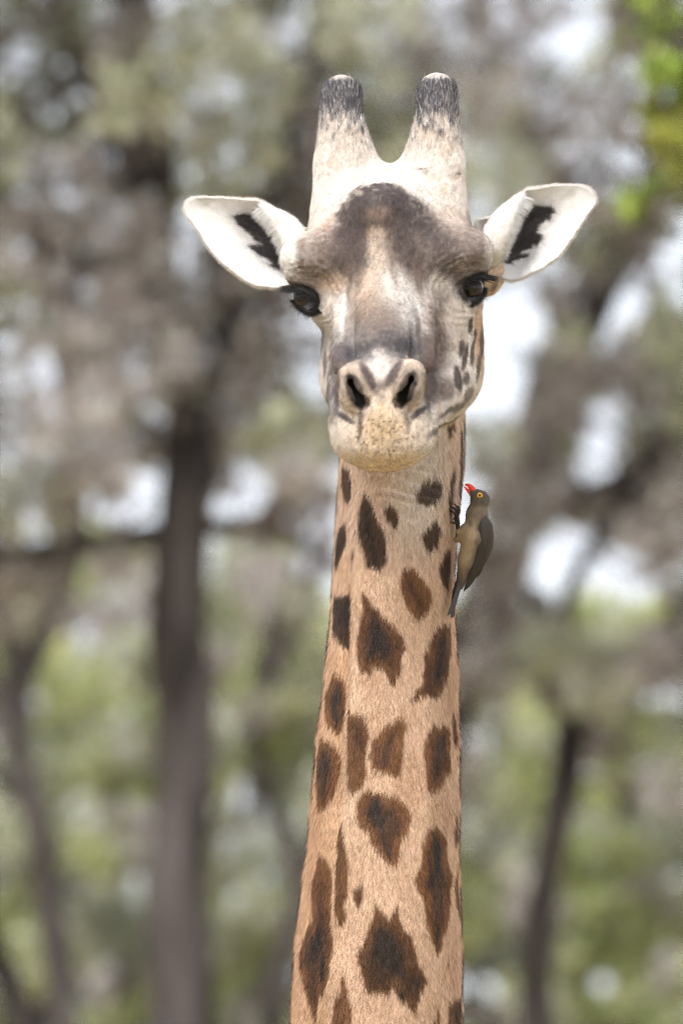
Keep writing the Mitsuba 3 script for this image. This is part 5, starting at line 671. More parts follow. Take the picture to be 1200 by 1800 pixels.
CREAM, WHITE, WARM = S(233, 223, 215, .86), S(244, 240, 236, .9), S(216, 188, 166)
HBROWN, HDARK, GDARK, PEACH = S(112, 94, 86), S(82, 71, 69), S(86, 82, 88), S(228, 206, 186)
FACE = [    # markings of the face, with shade of its creases and grooves painted in: x, h, half width, half height, turn, colour, strength, softness, nearest and farthest d
    (676, 570, 140, 120, 0, S(190, 180, 173), .9, .5), (662, 558, 50, 56, 0, S(146, 130, 119), .65, .7), (600, 250, 46, 40, 0, S(214, 196, 180), .6, .7), (768, 240, 46, 40, 0, S(214, 196, 180), .6, .7),
    (590, 400, 60, 34, -20, WARM, .5, .8), (785, 390, 50, 34, 20, WARM, .45, .8),
    (575, 460, 82, 54, -10, HBROWN, .85, .5), (787, 453, 84, 58, 8, HBROWN, .85, .5), (665, 430, 70, 68, 0, HBROWN, .9, .4),
    (505, 450, 16, 40, 10, WHITE, .8, .5), (862, 445, 10, 40, -6, CREAM, .6, .5),
    (612, 440, 40, 46, 14, HDARK, .5, .6), (760, 440, 44, 44, -20, HDARK, .5, .6),
    (667, 354, 50, 33, 0, S(84, 74, 74), 1.0, .2), (667, 385, 66, 42, 0, HDARK, .75, .5), (724, 376, 54, 28, 38, S(78, 68, 68), .9, .4), (618, 384, 22, 46, 22, S(78, 68, 68), .85, .45), (620, 396, 26, 44, 18, HDARK, .85, .4),
    (644, 438, 26, 48, -8, HDARK, .55, .5), (712, 440, 19, 44, -10, HDARK, .8, .45), (770, 425, 40, 22, 30, HDARK, .5, .6),
    (606, 470, 12, 36, 8, HDARK, .5, .5), (836, 430, 20, 50, -10, HBROWN, .5, .6),
    (665, 376, 20, 12, 0, S(150, 126, 112), .6, .6), (663, 412, 15, 14, 0, S(190, 166, 148), .6, .5),
    (664, 505, 25, 66, 0, S(212, 196, 181), .8, .6), (661, 448, 13, 32, 4, S(200, 180, 164), .7, .6), (700, 520, 22, 46, -10, CREAM, .55, .5), (655, 515, 14, 40, 10, HBROWN, .3, .6), (640, 520, 18, 44, 8, WARM, .7, .5),
    (634, 478, 6, 44, 10, HDARK, .5, .6), (690, 478, 5, 30, -12, HBROWN, .5, .6), (612, 492, 8, 26, 0, HBROWN, .7, .5), (735, 485, 9, 30, -4, HBROWN, .75, .5),
    (655, 560, 42, 32, 0, HBROWN, .62, .6), (688, 580, 40, 40, 0, HBROWN, .3, .7), (722, 548, 14, 36, 0, WHITE, .55, .5), (602, 550, 5, 52, 3, WHITE, .55, .5),
    (732, 572, 6, 34, -8, HDARK, .75, .5), (585, 500, 24, 18, 0, WARM, .6, .5), (768, 498, 24, 18, 0, CREAM, .7, .5), (582, 545, 20, 26, 10, CREAM, .6, .6),  # first mark: crease shade beside the right crest, painted dark
    (775, 520, 18, 14, 20, HBROWN, .4, .6),
    (540, 525, 26, 20, 28, S(38, 34, 34), .97, .35), (518, 506, 26, 8, 18, S(40, 36, 36), .9, .5), (824, 508, 26, 27, -8, S(38, 34, 34), .97, .35), (846, 486, 28, 9, -14, S(40, 36, 36), .95, .4),
    (790, 484, 24, 14, 40, HDARK, .6, .6),
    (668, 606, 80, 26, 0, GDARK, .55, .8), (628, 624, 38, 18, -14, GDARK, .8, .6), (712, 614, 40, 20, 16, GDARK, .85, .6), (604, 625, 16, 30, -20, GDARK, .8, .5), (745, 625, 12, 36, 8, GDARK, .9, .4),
    (592, 672, 13, 58, 0, GDARK, .85, .4), (751, 670, 14, 62, 0, GDARK, .85, .4), (612, 730, 26, 14, 25, GDARK, .8, .5), (728, 722, 22, 14, -25, GDARK, .85, .5),  # grey nose sides; the right one also paints shade at the muzzle edge
    (667, 642 + 7, 13, 27, 0, CREAM, .6, .5, -500, -250), (668, 690 + 7, 10, 24, 0, S(112, 98, 98), .85, .5, -500, -250),  # second mark: groove of the philtrum darkened by colour
    (590, 765, 24, 48, 0, S(226, 214, 204), .85, .5, -500, -200), (747, 758, 28, 50, 0, S(224, 213, 204), .9, .5, -500, -200),
    (672, 768, 74, 64, 0, PEACH, .9, .75, -500, -250), (672, 818, 88, 22, 0, S(220, 188, 150), .75, .6, -500, -200), (668, 750, 34, 36, 0, S(230, 194, 146), .6, .8, -500, -250),
    (626, 681 + 7, 35, 50, -16, PEACH, .95, .2, -500, -250), (712, 675 + 7, 35, 51, 16, PEACH, .95, .2, -500, -250),
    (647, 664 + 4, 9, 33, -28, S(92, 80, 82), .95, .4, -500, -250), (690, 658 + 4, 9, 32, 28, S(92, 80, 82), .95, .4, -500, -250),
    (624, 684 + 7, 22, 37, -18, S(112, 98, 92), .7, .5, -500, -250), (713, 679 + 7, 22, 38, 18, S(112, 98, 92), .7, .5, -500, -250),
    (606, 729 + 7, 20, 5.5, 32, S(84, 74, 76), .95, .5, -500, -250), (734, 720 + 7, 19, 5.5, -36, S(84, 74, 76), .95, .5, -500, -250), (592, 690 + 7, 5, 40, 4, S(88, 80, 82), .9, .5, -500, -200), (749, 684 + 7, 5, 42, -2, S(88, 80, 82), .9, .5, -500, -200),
    (633, 745, 4, 30, 4, S(96, 84, 84), .8, .5, -500, -300), (712, 735, 5, 26, -8, S(96, 84, 84), .6, .6, -500, -300),  # creases below the nostrils, their shade painted as dark lines
    (846, 600, 13, 62, 2, S(214, 172, 136), .85, .5), (768, 590, 24, 76, 4, HBROWN, .8, .6), (752, 650, 12, 50, 0, HBROWN, .6, .6), (765, 690, 24, 24, 0, HBROWN, .75, .5), (784, 685, 17, 20, 20, S(120, 104, 96), .8, .4), (800, 560, 26, 22, 20, S(206, 192, 182), .7, .6),
    (826, 572, 4.5, 15, 6, HDARK, .95, .3), (834, 592, 3.5, 14, 8, HDARK, .9, .3), (811, 613, 5, 16, 12, HDARK, .9, .3), (816, 630, 4.5, 26, 10, HDARK, .95, .3), (829, 622, 4, 22, 4, HDARK, .9, .3),
    (803, 665, 7.5, 25, -8, HDARK, .97, .3), (818, 665, 6, 12, 10, HDARK, .9, .3), (841, 640, 4, 32, 8, HDARK, .8, .3), (823, 692, 8, 14, 30, HBROWN, .8, .3), (846, 600, 3, 26, 0, HDARK, .85, .3),
    (795, 722, 34, 7, -34, HDARK, .85, .4), (772, 755, 26, 6, -30, HDARK, .8, .4), (780, 738, 30, 4, -32, CREAM, .7, .5), (800, 745, 8, 16, 25, HDARK, .8, .4),
    (571, 640, 4, 26, 0, HDARK, .8, .4), (577, 690, 4, 26, 0, HDARK, .8, .4), (583, 730, 5, 18, 0, HDARK, .7, .5), (590, 640, 12, 46, 0, HBROWN, .45, .6), (566, 590, 4, 20, 0, HBROWN, .6, .5),
    (742, 296, 9, 3, 0, HDARK, .85, .5), (748, 302, 7, 5, 0, S(190, 180, 172), .9, .4), (806, 305, 5, 3, -30, HDARK, .7, .5), (630, 340, 9, 5, 20, S(200, 186, 174), .5, .5),
    (858, 490, 44, 40, 0, S(228, 200, 172), 1, .3, 60, 400), (868, 502, 5, 14, 20, HBROWN, .8, .4, 100, 300),
]
_rng = np.random.default_rng(3)
for _k in range(48):
    _a, _r = _rng.uniform(0, 2 * math.pi), math.sqrt(_rng.uniform(0, 1))
    FACE.append((672 + 50 * _r * math.cos(_a), 768 + 34 * _r * math.sin(_a), 1.9, 1.8, 0, S(60, 50, 44), .85, .4, -500, -300))


def head_coat(p):
    n1, n2, n3 = N3(p, 26, 21), N3(p, 9, 22), N3(p, (4, 7, 7), 23, 1)
    c = np.tile(CREAM, (len(p), 1))
    c = blend(c, WARM, smoothstep(0.02, 0.3, n1) * 0.6)
    n4 = N3(p, (3.2, 6, 4), 24, 2)
    c = blend(c, HBROWN, smoothstep(0.08, 0.38, n2 * .6 + n4 * 0.7) * 0.55)
    c = blend(c, WARM, smoothstep(0.05, 0.3, n2 + n4 * .5) * .35)
    x, h, d = p[:, 0] + n1 * 14 + n2 * 9, p[:, 1] + n1 * 14 + n2 * 9 + n3 * 5, p[:, 2]
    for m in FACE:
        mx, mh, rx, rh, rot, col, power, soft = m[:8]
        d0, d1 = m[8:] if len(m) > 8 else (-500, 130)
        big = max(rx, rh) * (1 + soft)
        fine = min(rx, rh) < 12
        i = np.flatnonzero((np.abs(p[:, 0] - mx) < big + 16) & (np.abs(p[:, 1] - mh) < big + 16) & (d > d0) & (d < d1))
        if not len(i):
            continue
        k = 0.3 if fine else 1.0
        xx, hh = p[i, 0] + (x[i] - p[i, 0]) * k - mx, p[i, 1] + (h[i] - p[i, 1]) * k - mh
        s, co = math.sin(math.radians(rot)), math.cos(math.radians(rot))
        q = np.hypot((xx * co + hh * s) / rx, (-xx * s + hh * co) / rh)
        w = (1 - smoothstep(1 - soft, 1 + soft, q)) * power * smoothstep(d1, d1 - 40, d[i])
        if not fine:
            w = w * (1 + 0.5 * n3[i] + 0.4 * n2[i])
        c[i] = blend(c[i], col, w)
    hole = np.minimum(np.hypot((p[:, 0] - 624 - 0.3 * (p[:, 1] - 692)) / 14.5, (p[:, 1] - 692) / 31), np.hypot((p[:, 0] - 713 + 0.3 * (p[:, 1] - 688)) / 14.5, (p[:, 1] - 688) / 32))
    c = blend(c, S(24, 20, 20), smoothstep(1.25, 0.8, hole + n3 * 0.3) * smoothstep(-412, -396, d) * (d < -250))  # darkness deep inside the nostrils, painted black
    horn = np.minimum(np.abs(p[:, 0] - 600), np.abs(p[:, 0] - 768)) < 75
    t = smoothstep(248, 190, p[:, 1] + n2 * 70 + n3 * 60) * horn
    c = blend(c, S(74, 72, 80), t * 0.95)
    c = blend(c, S(205, 194, 188), (1 - smoothstep(133, 142, p[:, 1] + n2 * 10)) * horn)
    c = c * (1 + 0.9 * n4 + 0.3 * n3)[:, None]
    return blend(c, S(206, 168, 134), smoothstep(140, 220, d) * (h > 300) * 0.6)


def coat(p):
    p = np.asarray(p, float)
    c0, r0, cd, rd = neck_at(p[:, 1])
    k = np.hypot((p[:, 0] - c0) / r0, (p[:, 2] - cd) / rd)
    on = (k < 1.16) & (p[:, 2] > 0) & (p[:, 1] > 690)
    out = np.empty((len(p), 3))
    if on.any():
        out[on] = neck_coat(p[on])
    if (~on).any():
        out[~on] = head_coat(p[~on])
    fleck = 1 + 0.35 * (meshkit.noise(p / (2.5, 5, 2.5), 31) - 0.5)
    return np.clip(out * fleck[:, None] * 0.72, 0.004, 0.75)


scene['coat'] = {'type': 'twosided', 'bsdf': {'type': 'principled', 'base_color': ATTR, 'roughness': 0.75, 'specular': 0.25, 'sheen': 0.15}}
scene['black_hair'] = {'type': 'twosided', 'bsdf': {'type': 'principled', 'base_color': {'type': 'rgb', 'value': [0.010, 0.009, 0.009]}, 'roughness': 0.6, 'specular': 0.15}}
scene['eyeball'] = {'type': 'principled', 'base_color': ATTR, 'roughness': 0.12, 'specular': 0.3, 'clearcoat': 0.25, 'clearcoat_gloss': 0.98}

# fine relief of the hide on the head: veins, folds round the eyes, creases
def relief(p):
    w = np.exp(-np.maximum(p[:, 2] - 120, 0) / 40) * (1 - smoothstep(790, 830, p[:, 1]))
    r = N3(p, 16, 61, 3) * 3.4 + np.abs(N3(p, (20, 34, 20), 62)) * -3.5
    for (ex, eh), s in (((538, 528), -1), ((826, 510), 1)):
        q = np.hypot(p[:, 0] - ex, (p[:, 1] - eh) * 1.1)
        r += np.exp(-((q - 58) / 26) ** 2) * 0.7 * np.sin(q * 0.5 + N3(p, 22, 63) * 9) * (p[:, 2] < 90)
    r += np.exp(-((p[:, 0] - 737 - 0.06 * (p[:, 1] - 560)) / 5) ** 2 - ((p[:, 1] - 575) / 38) ** 2) * 5 * (p[:, 2] < 0)
    r -= np.exp(-((p[:, 0] - 728 - 0.06 * (p[:, 1] - 560)) / 4) ** 2 - ((p[:, 1] - 575) / 36) ** 2) * 5 * (p[:, 2] < 0)
    r += np.exp(-((p[:, 0] - 601 + 0.05 * (p[:, 1] - 560)) / 5) ** 2 - ((p[:, 1] - 570) / 50) ** 2) * 4 * (p[:, 2] < 0)
    r += np.exp(-((p[:, 0] - 747) / 7) ** 2 - ((p[:, 1] - 301) / 5) ** 2) * 5
    return r * w


head_part = np.flatnonzero(bv[:, 1] < 840)
bv[head_part] += bn[head_part] * relief(bv[head_part])[:, None]
bn = vnormals(bv, bf)

tag('giraffe', 'tall giraffe facing the camera, cream face, dark-tipped horns and brown-blotched tan neck', 'giraffe')
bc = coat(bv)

# the body behind and below: chest, barrel and legs, out of the picture, joined to the neck as one figure
def trunk_sdf(p):
    q = p[:, [0, 2, 1]]                                  # here: x, metres back, metres up
    def limb(a, b):
        return cone(p, a, b)
    s = ell(p, (-.05 + .0, 1.15, 2.35), (.36, .95, .50))
    s = smin(s, ell(p, (-.05, .55, 2.45), (.34, .5, .58)), .2)
    s = smin(s, cone(p, (.052, .30, 3.0, .20), (.0, .62, 2.6, .33)), .15)
    for sx in (-1, 1):
        x = -.05 + .2 * sx
        s = smin(s, cone(p, (x, .62, 2.1, .20), (x, .60, 1.15, .085)), .1)
        s = smin(s, cone(p, (x, .60, 1.15, .085), (x, .60, .16, .05)), .03)
        s = smin(s, cone(p, (x, .60, .16, .055), (x, .54, .05, .075)), .03)
        s = smin(s, cone(p, (x, 1.85, 2.15, .26), (x, 1.72, 1.55, .13)), .1)
        s = smin(s, cone(p, (x, 1.72, 1.55, .12), (x, 1.98, .95, .075)), .05)
        s = smin(s, cone(p, (x, 1.98, .95, .07), (x, 1.90, .16, .05)), .03)
        s = smin(s, cone(p, (x, 1.90, .16, .055), (x, 1.84, .05, .075)), .03)
    return s


tv, tf = surface_net(trunk_sdf, (-.7, -.2, -.1), (.6, 2.5, 3.3), 0.028)
tv[:, 2] = np.maximum(tv[:, 2], 0.0)
tn = vnormals(tv, tf)
tq = np.stack([tv[:, 0], tv[:, 1], tv[:, 2]], 1) / 0.16
spots = smoothstep(0.02, 0.05, N3(tq, 1.0, 51, 1))
tc = blend(np.tile(TAN, (len(tv), 1)), BROWN, spots * (tv[:, 2] > 1.0))

# split off the two horns (same surface, cut along a ring) so that they are parts of their own
hornface = (bv[bf].mean(1)[:, 1] < 268)
cut_l = hornface & (bv[bf].mean(1)[:, 0] < 684)
cut_r = hornface & ~cut_l


fcen = bv[bf].mean(1)
hole_l = (np.hypot((fcen[:, 0] - 627) / 17, (fcen[:, 1] - 693) / 28) < 1) & (fcen[:, 2] < -260) & (fcen[:, 2] > -390)
hole_r = (np.hypot((fcen[:, 0] - 711) / 17, (fcen[:, 1] - 689) / 29) < 1) & (fcen[:, 2] < -260) & (fcen[:, 2] > -390)


def piece(mask):
    used, f = np.unique(bf[mask], return_inverse=True)
    return used, f.reshape(-1, 3)


wv, wn = place(bv), turn(bn)
u, f = piece(~hornface & ~hole_l & ~hole_r)
V, F = join([(wv[u], f), (tv, tf)])
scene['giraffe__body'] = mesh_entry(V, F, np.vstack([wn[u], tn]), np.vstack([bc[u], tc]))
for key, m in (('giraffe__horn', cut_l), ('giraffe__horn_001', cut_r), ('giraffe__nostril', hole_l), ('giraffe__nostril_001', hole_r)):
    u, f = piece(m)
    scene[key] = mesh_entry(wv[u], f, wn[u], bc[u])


# ---------------------------------------------------------------- short fur: single tapering hairs lying along the hide
def strands(root, normal, along, length, width, lift, colour, rng, segs=1, bend=0.0):
    """(vertices, faces, normals, colours) of tapering hairs; arrays per hair"""
    n = len(root)
    along = along - (along * normal).sum(1, keepdims=True) * normal
    along /= np.linalg.norm(along, axis=1, keepdims=True) + 1e-9
    along = along + rng.normal(0, 0.16, (n, 3))
    dirn = along + normal * np.asarray(lift).reshape(-1, 1)
    dirn /= np.linalg.norm(dirn, axis=1, keepdims=True)
    side = np.cross(dirn, normal)
    side /= np.linalg.norm(side, axis=1, keepdims=True) + 1e-9
    ang = rng.uniform(-0.8, 0.8, (n, 1))
    side = side * np.cos(ang) + normal * np.sin(ang)
    L, W = np.asarray(length).reshape(-1, 1), np.asarray(width).reshape(-1, 1) * 0.5
    rows = []
    base = root - normal * 0.8
    for s in range(segs):
        t = s / segs
        mid = base + dirn * L * t - normal * (bend * L * t * t)
        rows += [mid - side * W * (1 - t), mid + side * W * (1 - t)]
    rows.append(base + dirn * L - normal * (bend * L))
    k = len(rows)
    v = np.stack(rows, 1).reshape(-1, 3)
    o = (np.arange(n) * k)[:, None]
    f = []
    for s in range(segs - 1):
        f += [o + np.array([[2 * s, 2 * s + 1, 2 * s + 3]]), o + np.array([[2 * s, 2 * s + 3, 2 * s + 2]])]
    f.append(o + np.array([[k - 3, k - 2, k - 1]]))
    nn = normal + rng.normal(0, 0.22, (n, 3)) + along * 0.12
    nn /= np.linalg.norm(nn, axis=1, keepdims=True)
    return v, np.vstack(f), np.repeat(nn, k, 0), np.repeat(colour, k, 0)


def stack(sets):
    v, f = join([(s[0], s[1]) for s in sets])
    return v, f, np.vstack([s[2] for s in sets]), np.vstack([s[3] for s in sets])


def hair_entry(s, bsdf='coat'):
    return mesh_entry(place(s[0]), s[1], turn(s[2]), s[3], bsdf)


def scatter(weight_fn, count, rng):
    """points on the hide: (positions, normals)"""
    a = bv[bf]
    area = np.linalg.norm(np.cross(a[:, 1] - a[:, 0], a[:, 2] - a[:, 0]), axis=1)
    w = np.cumsum(area * weight_fn(a.mean(1)))
    t = np.searchsorted(w, rng.uniform(0, w[-1], count))
    r1, r2 = np.sqrt(rng.uniform(0, 1, (count, 1))), rng.uniform(0, 1, (count, 1))
    b = np.hstack([1 - r1, r1 * (1 - r2), r1 * r2])
    p, n = (b[:, :, None] * bv[bf[t]]).sum(1), (b[:, :, None] * bn[bf[t]]).sum(1)
    return p, n / np.linalg.norm(n, axis=1, keepdims=True)


def far_side(c):
    w = np.where(c[:, 2] > 230, 0.25, 1.0) * np.where(c[:, 1] > 1830, 0.1, 1.0)
    hole = (np.minimum(np.hypot((c[:, 0] - 624) / 17, (c[:, 1] - 692) / 26), np.hypot((c[:, 0] - 714) / 17, (c[:, 1] - 689) / 28)) < 1) & (c[:, 2] < -250)
    eye = np.minimum(np.linalg.norm(c - np.array(EYE_L), axis=1), np.linalg.norm(c - np.array(EYE_R), axis=1)) < 33
    return w * ~hole * ~eye


rng = np.random.default_rng(17)
fp, fnorm = scatter(far_side, 620_000, rng)
c0, r0, cd0, rd0 = neck_at(fp[:, 1])
isneck = (np.hypot((fp[:, 0] - c0) / r0, (fp[:, 2] - cd0) / rd0) < 1.16) & (fp[:, 1] > 690) & (fp[:, 2] > 0)
ishorn = (fp[:, 1] < 265)
islip = (fp[:, 2] < -240) & (fp[:, 1] > 725)
flow = np.where(isneck[:, None], [[0.0, 1, 0.05]], np.stack([(fp[:, 0] - 676) / 260, np.full(len(fp), -0.35), np.full(len(fp), 0.9)], 1))
hw = smoothstep(330, 240, fp[:, 1])[:, None] * ~isneck[:, None]
flow = flow * (1 - hw) + hw * np.array([[0.0, -1.0, 0.0]])
flow = np.where(islip[:, None], np.stack([(fp[:, 0] - 672) / 130, np.full(len(fp), 0.8), np.full(len(fp), 0.3)], 1), flow)
cheek = ~isneck & ~ishorn & ~islip & (fp[:, 1] > 520) & (fp[:, 2] > -120)
flow = np.where(cheek[:, None], [[0.0, 0.7, 0.5]], flow)
length = np.where(isneck, 13.0 * (0.7 + 0.7 * meshkit.noise(fp / 60.0, 77)), np.where(ishorn, 9.0, np.where(islip, 6.0, 5.5))) * rng.uniform(0.6, 1.25, len(fp))
length = np.where(ishorn & (fp[:, 1] < 215), length * 1.5, length)
width = np.where(isneck, 1.45, 1.25) * rng.uniform(0.7, 1.3, len(fp))
lift = np.where(isneck, 0.16, np.where(ishorn, 0.22, 0.26)) * rng.uniform(0.5, 1.5, len(fp))
fc = coat(fp) * np.where(isneck[:, None], rng.uniform(0.72, 1.25, (len(fp), 1)), rng.uniform(0.45, 1.5, (len(fp), 1)))
tops = ishorn & (fp[:, 1] < 143 + rng.normal(0, 4, len(fp)))
length = np.where(tops, 3.0, length)
pale_hair = ishorn & (rng.uniform(0, 1, len(fp)) < 0.16)
fc[pale_hair] = S(190, 186, 188, .6)
scene['giraffe__fur'] = hair_entry(strands(fp, fnorm, flow, length, width, lift, np.clip(fc, 0.004, 0.88), rng))
tag('giraffe__fur', kind='stuff')
# ---------------------------------------------------------------- ears, eyes, lashes, mane
def spline(pts, n, closed=False, k=3):
    from scipy.interpolate import splprep, splev
    p = np.asarray(pts, float)
    if closed:
        p = np.vstack([p, p[:1]])
    tck, _ = splprep(p.T, s=0, per=closed, k=min(k, len(p) - 1))
    return np.stack(splev(np.linspace(0, 1, n, endpoint=not closed), tck), 1)


def make_ear(key, outline, centre, base, inner, fold, fold_r, tuft, seed):
    rng = np.random.default_rng(seed)
    M, R = 220, 46
    o = spline(outline, M, True)
    o = o + (meshkit.noise(np.stack([o[:, 0], o[:, 1], o[:, 0] * 0], 1) / 9, seed)[:, None] - 0.5) * 2.2
    c = np.array(centre, float)
    s = np.linspace(0, 1, R + 1)[1:]
    xy = c + s[:, None, None] * (o - c)[None]
    sx = np.sign(centre[0] - base[0])

    def depth(q, t):
        out = (q[..., 0] - base[0]) * sx
        n = meshkit.fbm(np.stack([q[..., 0], q[..., 1], q[..., 0] * 0], -1) / 30, 2, seed) - 0.5
        ridge = np.sin((q[..., 1] - centre[1] + 0.45 * out) * 0.14) * 2.2 * (1 - t) * smoothstep(120, 40, out)
        return base[2] + 0.16 * out + 46 * (1 - t ** 2.6) * (0.45 + 0.55 * smoothstep(170, 40, out)) + n * 7 + ridge

    front = np.concatenate([xy, depth(xy, s[:, None])[..., None]], -1)
    rim = np.concatenate([xy[-1] + (o - c) / np.linalg.norm(o - c, axis=1, keepdims=True) * 2.5, front[-1, :, 2:] + 4.5], -1)
    back = front[::-1].copy()
    back[..., 2] += 9
    rings = np.concatenate([front, rim[None], back], 0)
    K = len(rings)
    i, j = np.meshgrid(np.arange(K - 1), np.arange(M), indexing='ij')
    q = np.stack([i * M + j, i * M + (j + 1) % M, (i + 1) * M + (j + 1) % M, (i + 1) * M + j], -1).reshape(-1, 4)
    f = np.vstack([q[:, [0, 1, 2]], q[:, [0, 2, 3]]])
    cd = depth(c[None], np.zeros(1))[0]
    v = np.vstack([rings.reshape(-1, 3), [[c[0], c[1], cd]], [[c[0], c[1], cd + 9]]])
    k = np.arange(M)
    f = np.vstack([f, np.stack([k * 0 + K * M, (k + 1) % M, k], 1), np.stack([k * 0 + K * M + 1, (K - 1) * M + k, (K - 1) * M + (k + 1) % M], 1)])
    n = vnormals(v, f)
    if n[K * M, 2] > 0:
        f, n = f[:, ::-1], -n

    def colour(p):
        c = np.tile(S(246, 245, 245, 0.95), (len(p), 1))
        up = smoothstep(20, -30, p[:, 1] - centre[1])
        c = blend(c, S(214, 204, 202), up * 0.35)  # shade below the upper rim, put into the colour as grey
        c = blend(c, S(214, 190, 172), smoothstep(0.1, 0.4, N3(p, 18, seed + 3)) * 0.25)
        c = blend(c, S(120, 108, 102), smoothstep(0.20, 0.34, N3(p, (5, 3.4, 5), seed + 5)) * smoothstep(0.0, 0.3, N3(p, 40, seed + 6)) * 0.85)
        e = N3(p, 8, seed + 7)
        for flat in inner:
            pol = np.array(flat, float).reshape(-1, 2)
            sd = poly_sd(p[:, 0] + e * 5, p[:, 1] + e * 5, pol)
            c = blend(c, S(44, 40, 42), 1 - smoothstep(-5.0, 6.0, sd + e * 5))
            c = blend(c, S(176, 170, 176), smoothstep(22, 0, sd) * smoothstep(-2, 6, sd) * 0.45)  # painted grey shading near the ridges, round the dark patch
        return c

    cf = colour(v)
    nb = K * M - (R + 1) * M
    isback = np.zeros(len(v), bool)
    isback[(R + 1) * M:K * M] = True
    isback[-1] = True
    cf[isback] = S(212, 178, 146)
    cf *= (1 + 0.2 * (meshkit.noise(v / 3.0, seed) - 0.5))[:, None]
    # the fold that closes the ear towards the head
    path = spline(fold, 40)
    rad = np.interp(np.linspace(0, 1, 40), np.linspace(0, 1, len(fold_r)), fold_r)
    tv_, tf_ = tube(path, rad, 20)
    tnm = vnormals(tv_, tf_)
    tv_ = tv_ + tnm * ((meshkit.fbm(tv_ / 9, 2, seed) - 0.5) * 3.0)[:, None]
    tc_ = np.tile(S(242, 238, 234, 0.92), (len(tv_), 1))
    tc_ = blend(tc_, S(208, 180, 160), smoothstep(0.0, 0.3, N3(tv_, 14, seed + 2)) * 0.5)
    V, F = join([(v, f), (tv_, tf_)])
    C, Nn = np.vstack([cf, tc_]), np.vstack([n, vnormals(tv_, tf_)])
    C = C * 0.74
    cf, tc_ = cf * 0.74, tc_ * 0.74
    scene[key] = mesh_entry(place(V), F, turn(Nn), C)
    # fuzz: short hair over the ear and round its rim, long white hair from the fold across the opening
    pick = rng.integers(0, (R + 1) * M, 9000)
    roots, nn = v[pick], n[pick]
    fl = np.concatenate([roots[:, :2] - c, np.zeros((len(pick), 1))], 1)
    a = strands(roots, nn, fl, rng.uniform(4, 9, len(pick)), 0.9, 0.25, np.clip(cf[pick] * rng.uniform(.85, 1.1, (len(pick), 1)), 0.01, .9), rng)
    pick = (R - 1) * M + rng.integers(0, M, 3000)
    roots = v[pick] + rng.normal(0, 1.0, (3000, 3))
    fl = np.concatenate([v[pick, :2] - c, np.full((3000, 1), 6.0)], 1)
    b = strands(roots, n[pick], fl, rng.uniform(4, 9, 3000), 0.9, 0.1, np.tile(S(236, 226, 220, .6), (3000, 1)) * rng.uniform(.8, 1.1, (3000, 1)), rng)
    ti = rng.uniform(0.02, 0.9, 1500)
    at_ = np.stack([np.interp(ti, np.linspace(0, 1, 40), path[:, k]) for k in range(3)], 1)
    ra = np.interp(ti, np.linspace(0, 1, 40), rad)
    nrm = np.array([sx * 0.75, 0.1, -0.65]) + rng.normal(0, 0.25, (1500, 3))
    nrm /= np.linalg.norm(nrm, axis=1, keepdims=True)
    hv = strands(at_ + nrm * ra[:, None] * 0.85, nrm, np.array([[tuft[0], tuft[1], 0.25]]) + rng.normal(0, 0.12, (1500, 3)), rng.uniform(16, 36, 1500) * (1 - 0.3 * ti), 1.5, 0.35,
                 np.tile(S(232, 230, 230, 0.66), (1500, 1)) * rng.uniform(.75, 1.05, (1500, 1)), rng, 3, 0.2)
    ti = rng.uniform(0.0, 0.2, 60)
    at_ = np.stack([np.interp(ti, np.linspace(0, 1, 40), path[:, k]) for k in range(3)], 1)
    wisps = strands(at_, np.tile([0.0, -1, -0.2], (60, 1)), np.array([[-0.2 * sx, -1.0, 0.2]]), rng.uniform(8, 20, 60), 0.9, 0.6, np.tile(S(240, 232, 226, .6), (60, 1)), rng)
    pick = rng.integers(0, len(tv_) - 2, 7000)
    fz = strands(tv_[pick] + rng.normal(0, 1.2, (7000, 3)), tnm[pick], np.array([[tuft[0], -0.4, 0.2]]), rng.uniform(4, 9, 7000), 0.9, 0.25, np.clip(tc_[pick] * rng.uniform(.8, 1.08, (7000, 1)), .01, .9), rng)
    dark = np.flatnonzero((cf[:(R + 1) * M].mean(1) < 0.06))
    pick = rng.choice(dark, 2600)
    tipward = np.array([[sx, -0.15, 0.0]]) + rng.normal(0, 0.22, (2600, 3))
    dk = strands(v[pick] - np.array([[0, 0, 1.0]]), n[pick], tipward, rng.uniform(6, 15, 2600), 0.9, 0.12, np.tile(S(50, 46, 48), (2600, 1)) * rng.uniform(.6, 1.6, (2600, 1)), rng, 2, 0.1)
    scene[key + '__hair'] = hair_entry(stack([a, b, hv, wisps, fz, dk]))
    tag(key + '__hair', kind='stuff')


